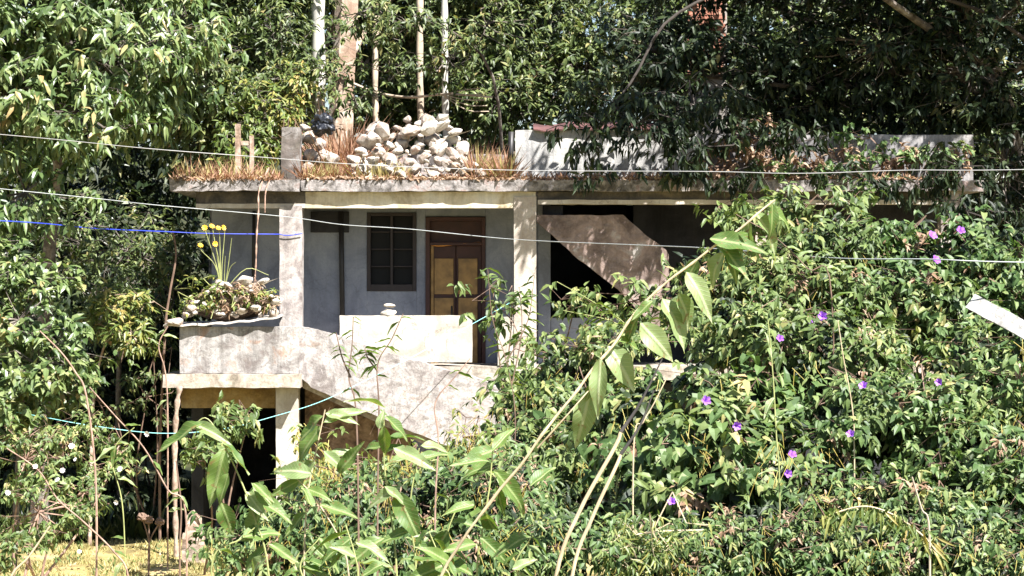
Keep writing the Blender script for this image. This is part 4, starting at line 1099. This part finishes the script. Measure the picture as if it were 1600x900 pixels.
# white plank at the right edge
mb = MB()
p0, p1 = P(1517, 470, 20.3), P(1640, 537, 19.8)
d = (p1 - p0).normalized(); up = Vector((0, .5, 1)); s = d.cross(up).normalized(); up = s.cross(d).normalized()
hw = .07
V = []
for q in (p0, p1):
    for (a, b_) in ((-1, -1), (1, -1), (1, 1), (-1, 1)): V.append(q + up * (a * hw) + s * (b_ * .015))
mb.add(V, [(0, 1, 2, 3), (4, 7, 6, 5), (0, 4, 5, 1), (1, 5, 6, 2), (2, 6, 7, 3), (3, 7, 4, 0)])
tag(mb.build('plank', M['plank'], None, worn=.006), 'weathered white plank poking out of the vines at the right edge', 'plank')
mb = MB(); pp = smooth_path([P(884, 562, 31), P(905, 566, 31), P(928, 563, 31), P(946, 553, 31)], 6); mb.tube(pp, .022, 8)
tag(mb.build('pipe', M['plank'], None, True), 'short curved white pipe lying below the low grey wall', 'pipe')

# ================================================================== FOREGROUND PLANTS
def big_leaf_mesh(seed, width=.42, curl=.25, wave=.03, tip=1.4, serr=0.0):
    r = random.Random(seed)
    nt_, V, F = 12, [], []
    ph = r.uniform(0, 6)
    for i in range(nt_ + 1):
        t = i / nt_
        w = width * .5 * (math.sin(math.pi * min(1, t ** .75)) ** .9) * (1.0 if t < .5 else (1 - (t - .5) * .5)) if 0 < t < 1 else 0.004
        z0 = -curl * t * t + .02 * math.sin(t * 9 + ph)
        for s in (-1, -.5, 0, .5, 1):
            V.append((t, s * w, z0 + abs(s) * w * .45 + wave * math.sin(t * 13 + ph + s) * abs(s)))
    for i in range(nt_):
        for k in range(4):
            a = i * 5 + k
            F.append((a, a + 1, a + 6, a + 5))
    me = bpy.data.meshes.new('leaf'); me.from_pydata(V, [], F)
    me.polygons.foreach_set('use_smooth', [True] * len(me.polygons)); me.update()
    return me


BL = {'bigleaf': [big_leaf_mesh(i, w, c) for i, (w, c) in enumerate([(.38, .2), (.46, .32), (.34, .1), (.42, .5)])],
      'bigleaf_pale': [big_leaf_mesh(9 + i, w, c) for i, (w, c) in enumerate([(.4, .15), (.38, .28)])]}
for kx, lst in BL.items():
    for me in lst: me.materials.append(M[kx])


def leaf_obj(parent, base, d, nrm, L, kind='bigleaf', width=1.0, k=None):
    me = random.choice(BL[kind]) if k is None else BL[kind][k % len(BL[kind])]
    o = bpy.data.objects.new('leaf', me); COL.objects.link(o)
    d = Vector(d).normalized(); n = Vector(nrm); s = n.cross(d).normalized(); n = d.cross(s)
    R = Matrix((d, s, n)).transposed().to_4x4()
    o.parent = parent
    o.matrix_local = Matrix.Translation(Vector(base) - parent.location) @ R @ Matrix.Diagonal((L, L * width, L, 1))
    return o


# the leaning stalk
Yl = 11.0
lbase = P(690, 960, Yl); lbase = Vector((P(620, 1000, 11.2).x, 11.2, ground_z(0, 11.2)))
ls = empty('leaning_stalk', lbase, 'long straw coloured stalk leaning right with large pale drooping leaves', 'plant')
lp = [lbase, P(700, 880, 11.1), P(825, 712, 11), P(900, 610, 11), P(955, 540, 11), P(1010, 470, 11), P(1080, 410, 11), P(1150, 362, 11), P(1212, 312, 11)]
mb = MB(); pp = [p_ + mnoise.noise_vector(p_ * 5) * .012 for p_ in smooth_path(lp, 8)]; mb.tube(pp, [r_ * (1.28 if i_ % 6 == 0 else .95 + .08 * math.sin(i_)) for i_, r_ in enumerate(taper(len(pp), .0072, .0045))], 8)
pp2 = smooth_path([P(840, 700, 11), P(885, 650, 10.95), P(920, 610, 10.95)], 5); mb.tube(pp2, taper(len(pp2), .004, .003), 6)
mb.build('stem', M['drystalk'], ls)


def to_leaf(parent, a, b_, Y, kind='bigleaf', nrm=(0, -.8, .6), width=1.0, dy=0.0, k=None):
    p, q = P(a[0], a[1], Y), P(b_[0], b_[1], Y + dy)
    leaf_obj(parent, p, q - p, Vector(nrm) + Vector((random.gauss(0, .25), 0, random.gauss(0, .15))), (q - p).length, kind, width, k)


for a, b_, kd, w in [((1072, 424), (1120, 498), 'bigleaf_pale', .95), ((1000, 505), (1055, 565), 'bigleaf_pale', 1.15), ((1035, 465), (1082, 540), 'bigleaf_pale', 1.1), ((1060, 458), (1088, 520), 'bigleaf_pale', 1.2),
                     ((950, 540), (995, 608), 'bigleaf_pale', 1.3), ((938, 560), (932, 655), 'bigleaf_pale', .75), ((922, 612), (900, 705), 'bigleaf_pale', 1.0), ((1110, 375), (1190, 375), 'bigleaf', .9),
                     ((1120, 380), (1175, 430), 'bigleaf', 1.0), ((1130, 395), (1100, 450), 'bigleaf_pale', 1.2), ((1180, 330), (1230, 400), 'bigleaf_pale', .9), ((1195, 325), (1250, 345), 'bigleaf', .9), ((1205, 318), (1215, 372), 'bigleaf', .8),
                     ((1150, 365), (1205, 395), 'bigleaf', .9), ((1090, 405), (1070, 440), 'bigleaf', 1.2), ((1020, 470), (985, 500), 'bigleaf', 1.0), ((965, 530), (1010, 545), 'bigleaf', .8), ((1000, 490), (970, 540), 'bigleaf', .9), ((1140, 372), (1150, 440), 'bigleaf', .8), ((1170, 345), (1165, 395), 'bigleaf_pale', 1.0)]:
    to_leaf(ls, a, b_, Yl + random.uniform(-.06, .06), kd, width=w, dy=random.uniform(-.1, .1))
for a, b_ in [((925, 600), (915, 628)), ((1155, 380), (1160, 400))]:
    p, q = P(*a, Yl - .02), P(*b_, Yl - .02)
    o = leaf_obj(ls, p, q - p, (0, -1, .3), (q - p).length, 'bigleaf', 1.2)

# dry stalks
for pts, r0, lab, lab2 in [([(1, 1), (868, 905), (905, 800), (960, 700), (1000, 630), (1035, 560)], .009, 'longer dry straw stalk whose dark upper end reaches behind the leaning stalk', 1),
                           ([(1, 1), (893, 905), (925, 810), (962, 730), (1000, 665), (1022, 610)], .008, 'shorter dry straw stalk just right of the longer one', 0)]:
    Yd = 10.4 if lab2 else 10.2
    x0 = P(pts[1][0] - 30, 960, Yd).x
    b0 = Vector((x0, Yd, ground_z(0, Yd)))
    e = empty('dry_stalk', b0, lab, 'stalk', 'dry straw stalks at the bottom centre')
    pw = smooth_path([b0] + [P(a, c, Yd) for a, c in pts[1:4]] + [P(pts[4][0] - 30, pts[4][1] + 45, Yd)], 6)
    mb = MB(); mb.tube(pw, taper(len(pw), r0, r0 * .9), 8); mb.build('stem', M['drystalk'], e)
    pw = smooth_path([pw[-1], P(*pts[4], Yd), P(*pts[5], Yd)], 5)
    mb = MB(); mb.tube(pw, taper(len(pw), r0 * .95, r0 * .3), 8); o = mb.build('tip', M['darkstalk'], e); o['label'] = 'dark upper end'

# broad leaved foreground plants
def leafy_plant(label, stems, leaves, Y, mat='greenstem', extra=0, Ls=(38, 72)):
    a = stems[0][0]
    b0 = P(a[0], 950, Y); b0.z = ground_z(0, Y)
    e = empty('broad_leaved_plant', b0, label, 'plant', 'broad leaved plants in the foreground')
    mb = MB()
    for st in stems:
        pts = [P(x, y, Y) for x, y in st]
        q = pts[0].copy(); q.z = ground_z(0, Y) - .02; q.x = (q.x + b0.x) / 2
        pp = smooth_path([q] + pts, 6); mb.tube(pp, taper(len(pp), .006, .003), 6)
        for _ in range(int(extra * len(st))):
            i = random.randint(7, len(pp) - 1)
            p = pp[i] + Vector((0, random.uniform(-.15, .25), 0))
            d = Vector((random.choice((-1, 1)) * random.uniform(.4, 1), random.uniform(-.6, .3), random.uniform(-.9, .35)))
            leaf_obj(e, p, d, Vector((random.gauss(.2, .7), random.uniform(-1.1, .2), 1)), random.uniform(*Ls) * SPX * Y, random.choice(('bigleaf',) * 5 + ('bigleaf_pale',)), random.uniform(.7, 1.15))
    mb.build('stem', M[mat], e)
    for a, b_, w in leaves:
        to_leaf(e, a, b_, Y - random.uniform(0, .15), 'bigleaf' if random.random() < .75 else 'bigleaf_pale', width=w, dy=random.uniform(-.12, .12))
    return e


leafy_plant('plant with large drooping leaves in front of the dark void under the balcony', [[(420, 900), (395, 800), (360, 715), (325, 655), (300, 668)], [(330, 890), (380, 840), (430, 800)]],
            [((318, 662), (238, 705), .8), ((352, 700), (325, 795), 1.0), ((358, 740), (335, 790), .8), ((345, 785), (365, 840), 1.3), ((410, 800), (372, 850), 1.3), ((395, 755), (430, 785), .9), ((300, 660), (360, 690), .7), ((425, 790), (395, 755), 1.1), ((415, 870), (380, 900), 1), ((420, 850), (470, 880), .9)], 12.5, extra=1)
leafy_plant('plant with broad leaves and upright straw stem at the foot of the white column', [[(475, 900), (480, 780), (495, 700), (508, 640)], [(545, 900), (500, 790), (450, 735)]],
            [((505, 650), (462, 690), 1.1), ((508, 645), (560, 655), .9), ((505, 660), (575, 630), .7), ((490, 720), (440, 770), 1.0), ((488, 740), (425, 730), 1.2), ((530, 740), (565, 690), .9), ((510, 715), (565, 700), .9), ((500, 790), (560, 800), .8), ((480, 800), (440, 840), .9), ((505, 705), (545, 740), .9)], 13.0, 'drystalk', extra=1.2)
leafy_plant('plant with a pale upright leaf standing before the foot of the stair', [[(620, 900), (610, 800), (600, 720), (600, 640)], [(650, 900), (640, 800), (655, 700)]],
            [((600, 665), (602, 715), 1.0), ((592, 670), (598, 640), 1.2), ((615, 700), (680, 730), .8), ((600, 700), (555, 690), .8), ((620, 770), (655, 845), .9), ((600, 840), (540, 880), 1.0), ((640, 830), (590, 845), .9), ((625, 760), (570, 790), .8), ((650, 720), (700, 700), .7), ((600, 760), (640, 790), .8)], 12.2, extra=1.4)
leafy_plant('plant with long curved leaves left of the straw stalks', [[(745, 900), (755, 820), (765, 760), (770, 700)], [(690, 900), (700, 830), (720, 780)]],
            [((770, 735), (840, 800), .7), ((760, 800), (770, 850), 1.0), ((775, 760), (790, 810), .8), ((830, 760), (865, 720), .9), ((745, 850), (690, 860), .9), ((700, 830), (660, 890), .9), ((765, 720), (705, 720), .8), ((770, 705), (800, 660), .8), ((740, 790), (700, 790), .9), ((750, 840), (800, 880), .9)], 11.8, extra=1.4)
leafy_plant('low broad leaved plant filling the bottom edge at centre', [[(560, 920), (555, 870), (540, 820)], [(700, 930), (690, 880), (670, 830)], [(800, 930), (805, 880), (830, 840)], [(480, 930), (470, 880), (500, 840)]],
            [((555, 870), (520, 850), .9), ((600, 880), (560, 900), 1.0), ((700, 880), (670, 850), .9), ((800, 890), (840, 870), .9)], 11.5, extra=2.2)

# thin sprigs in front of the stair
def sprig(label, Y, stems, nl, Lpx=30, mat='twig', lm='bigleaf', cat='sprig'):
    a = stems[0][0]; b0 = P(a[0], 950, Y); b0.z = ground_z(0, Y)
    e = empty('sprig', b0, label, cat, 'thin sprigs before the house')
    mb = MB()
    for st in stems:
        pts = [P(x, y, Y) for x, y in st]
        if st is stems[0]: pts = [b0] + pts
        pp = smooth_path(pts, 6); mb.tube(pp, taper(len(pp), .007, .003), 5)
        for _ in range(nl):
            p = random.choice(pp[6 if st is stems[0] else 1:])
            d = Vector((random.choice((-1, 1)) * random.uniform(.6, 1), random.uniform(-.4, .4), random.uniform(-.5, .1)))
            leaf_obj(e, p, d, Vector((0, random.uniform(-.3, .5), 1)), Lpx * random.uniform(.6, 1.2) * SPX * Y, lm, .8)
    mb.build('stem', M[mat], e)


sprig('thin sprig with small leaves before the left end of the cream parapet', 15.0, [[(560, 800), (556, 640), (545, 590), (550, 540), (552, 495)], [(548, 590), (535, 560), (525, 520)]], 10, 22)
sprig('thin sprig with curved leaves before the middle of the parapet', 15.5, [[(590, 800), (592, 640), (590, 570), (612, 530), (630, 490)], [(590, 580), (575, 560), (570, 545)]], 13, 25)
sprig('reddish twig slanting before the right end of the stair', 16.0, [[(680, 800), (685, 690), (680, 630), (710, 590), (735, 560)]], 6, 26, 'pinktwig')
sprig('leafy sprig climbing before the cream column', 24.0, [[(800, 800), (805, 650), (790, 560), (770, 500), (762, 420)], [(800, 600), (815, 520), (812, 450)], [(795, 560), (825, 500), (835, 430)]], 12, 24)
sprig('sprig reaching right across the dark opening under the brown flight', 24.0, [[(960, 800), (985, 600), (985, 520), (940, 480), (870, 440)], [(985, 520), (950, 500), (880, 485)]], 9, 26, 'greenstem')
# hanging dry post / stems on the left
def cane(label, pts, Y, r, mat, cat='stem', group='bare stems among the plants', flowers=(), kind='cane', nl=0):
    b0 = P(pts[0][0], pts[0][1], Y)
    b0 = Vector((b0.x, Y, ground_z(0, Y)))
    e = empty(kind, b0, label, cat, group)
    mb = MB(); pp = smooth_path([b0] + [P(a, c, Y) for a, c in pts], 6)
    mb.tube(pp, taper(len(pp), r, r * .6), 6); mb.build('stem', M[mat], e)
    for (a, c, w) in flowers: flower(e, 'white', a, c, Y - .05, w * .85)
    for _ in range(nl):
        p = random.choice(pp[6:]); d = Vector((random.uniform(-1, 1), random.uniform(-.4, .2), random.uniform(-.6, .5)))
        leaf_obj(e, p, d, Vector((0, -.4, 1)), random.uniform(22, 40) * SPX * Y, random.choice(('bigleaf', 'bigleaf_pale')), .8)


cane('pinkish cane slanting from below the yellow crowned tree down to the dark void', [(290, 800), (262, 765), (225, 700), (180, 650), (140, 605)], 20, 0.0084, 'pinktwig', nl=5)
cane('pinkish cane leaning at the upper left of the weeds', [(150, 760), (135, 620), (118, 582), (95, 550), (62, 517)], 22, 0.0112, 'pinktwig', nl=2)
cane('long cane with white flowers crossing the lower left corner', [(200, 900), (178, 862), (130, 815), (90, 780), (60, 735), (10, 700)], 21, 0.0098, 'pinktwig', flowers=[(55, 728, 10), (98, 735, 10), (90, 750, 10), (112, 697, 11), (12, 770, 10), (124, 862, 8)], nl=8)
cane('thin green cane with white flowers standing before the dark gap', [(195, 860), (190, 780), (175, 720), (185, 690), (210, 668)], 21.5, 0.0063, 'greenstem', flowers=[(188, 733, 11), (230, 678, 11), (182, 785, 10), (118, 718, 8), (78, 597, 8)], nl=8)
cane('bare straw stick leaning in the bottom left corner', [(15, 910), (45, 870), (78, 822)], 19, 0.0112, 'drystalk')
cane('dark thin stem rising beside the grey fence post', [(281, 900), (281, 850), (283, 790), (275, 720)], 24, .012, 'twig')
cane('brown bent stem left of the balcony slab', [(262, 800), (262, 640), (258, 580), (248, 540), (262, 510)], 37, 0.0140, 'pinktwig', nl=4)
cane('bare stem forking before the trees left of the porch', [(250, 700), (258, 520), (265, 460), (275, 400), (270, 360)], 40.5, .025, 'twig')
cane('thin straw stem standing out of the vines right of the leaning stalk', [(1335, 720), (1332, 640), (1318, 560), (1309, 500)], 19.6, .006, 'drystalk')
cane('upright green stem among the vines below the leaning stalk tip', [(1218, 760), (1213, 680), (1208, 590), (1200, 500)], 19, .007, 'greenstem', nl=9)
cane('short pale dead stick leaning in the vines above the fern', [(1452, 830), (1440, 795), (1425, 745)], 17.6, .009, 'pole')
cane('bare twig arching over the vine mound right of the brown flight', [(1300, 470), (1262, 420), (1210, 370), (1150, 335)], 21, .007, 'twig', nl=5)
cane('pale leaning dead stem between the dark dry stalk and bright vine mound', [(990, 700), (1005, 660), (1022, 630), (1042, 590)], 19, .007, 'drystalk')
mb = MB(); pp = smooth_path([Vector((X4(276, 39.0), 39.0, .2)), P(274, 800, 39), P(273, 700, 39), P(276, 640, 39), P(281, 603, 39.01)], 6)
mb.tube(pp, [.042 + .012 * math.sin(i * 1.7) for i in range(len(pp))], 8)
tag(mb.build('wooden_prop', M['post'], None, True), 'reddish crooked prop holding the left end of the balcony slab', 'prop')
# seed heads
e = empty('seed_head_plant', (P(232, 900, 36).x, 36, .3), 'dark stem with round dry seed heads at the edge of the dry lawn', 'plant')
mb = MB()
for (a, c) in [(222, 808), (232, 812), (250, 815)]:
    pp = smooth_path([Vector((P(232, 900, 36).x, 36, .25)), P(233, 850, 36), P(a, c, 36)], 4); mb.tube(pp, .012, 5)
mb.build('stem', M['twig'], e)
for (a, c) in [(222, 808), (232, 812), (250, 815)]: lumpy('seed_head', P(a, c, 36), (.07, .07, .06), 'twig', a, .4, e)
# grey fence post
fp_ = MB(); fp_.rough(X4(288, 38.2), X4(317, 38.2), 38.1, 38.35, .15, Z4(796, 38.2), .06, .05, 44)
fp_.v = [((x_ - X4(303, 38.2)) * (1.15 - .4 * max(0, z_ - .2) / .9) + X4(303, 38.2), y_, z_ - .12 * abs(x_ - X4(300, 38.2)) / .14 * (z_ > .8)) for x_, y_, z_ in fp_.v]
tag(fp_.build('fence_post', M['post']), 'short weathered stone post standing on the dry lawn', 'post')
# lawn and weeds on the ground
def lawn(name, mat, n, xr, yr, L, Wd, label, lean=.5, gap=-2):
    x = xr[0] + (xr[1] - xr[0]) * rng.random(n); y = yr[0] + (yr[1] - yr[0]) * rng.random(n)
    pk = np.array([mnoise.noise(Vector((a * 1.6, b_ * 1.1, 9))) for a, b_ in zip(x, y)]) > gap
    x, y = x[pk], y[pk]; n = len(x)
    z = np.array([ground_z(a, b_) + .12 * mnoise.noise(Vector((a * .45, b_ * .45, 0))) for a, b_ in zip(x, y)])
    C = np.stack([x, y, z - .02], 1)
    D = np.stack([rng.normal(size=n) * lean, rng.normal(size=n) * lean - .1, np.ones(n)], 1)
    N = rng.normal(size=(n, 3)) + np.array([0, -1, .3])
    v, f = leaf_arrays(C, D, N, L * (.5 + rng.random(n)), np.full(n, Wd), 'tiny', .2, 0)
    tag(link(name, np_mesh(name, v, f), M[mat]), label, 'grass', None, 'stuff')


lawn('dry_lawn', 'grass', 30000, (-9.5, -3.2), (34.5, 41.5), .085, .016, 'short dry yellow lawn at the bottom left below the house', .8, -.12)
lawn('lawn_weeds', 'L_shrub', 1600, (-9.5, -3.2), (35, 41), .12, .035, 'small green weeds scattered over the dry lawn', .9, .05)
lawn('fallen_leaves', 'L_brown', 2600, (-9.5, -3.2), (35, 41.3), .07, .035, 'dead leaves fallen on the dry lawn', 3.0)
lawn('bank_undergrowth', 'L_vine', 60000, (-1, 9), (14, 31), .3, .085, 'low green undergrowth beneath the vines on the bank', .9)
lawn('foreground_undergrowth', 'L_shrub', 9000, (-3, 3), (10, 16), .22, .06, 'low green undergrowth beneath the foreground plants', .9)
lawn('shade_undergrowth', 'L_wood', 26000, (-13, -5.2), (41.3, 48), .5, .09, 'dim undergrowth in the shade left of the house', .6)
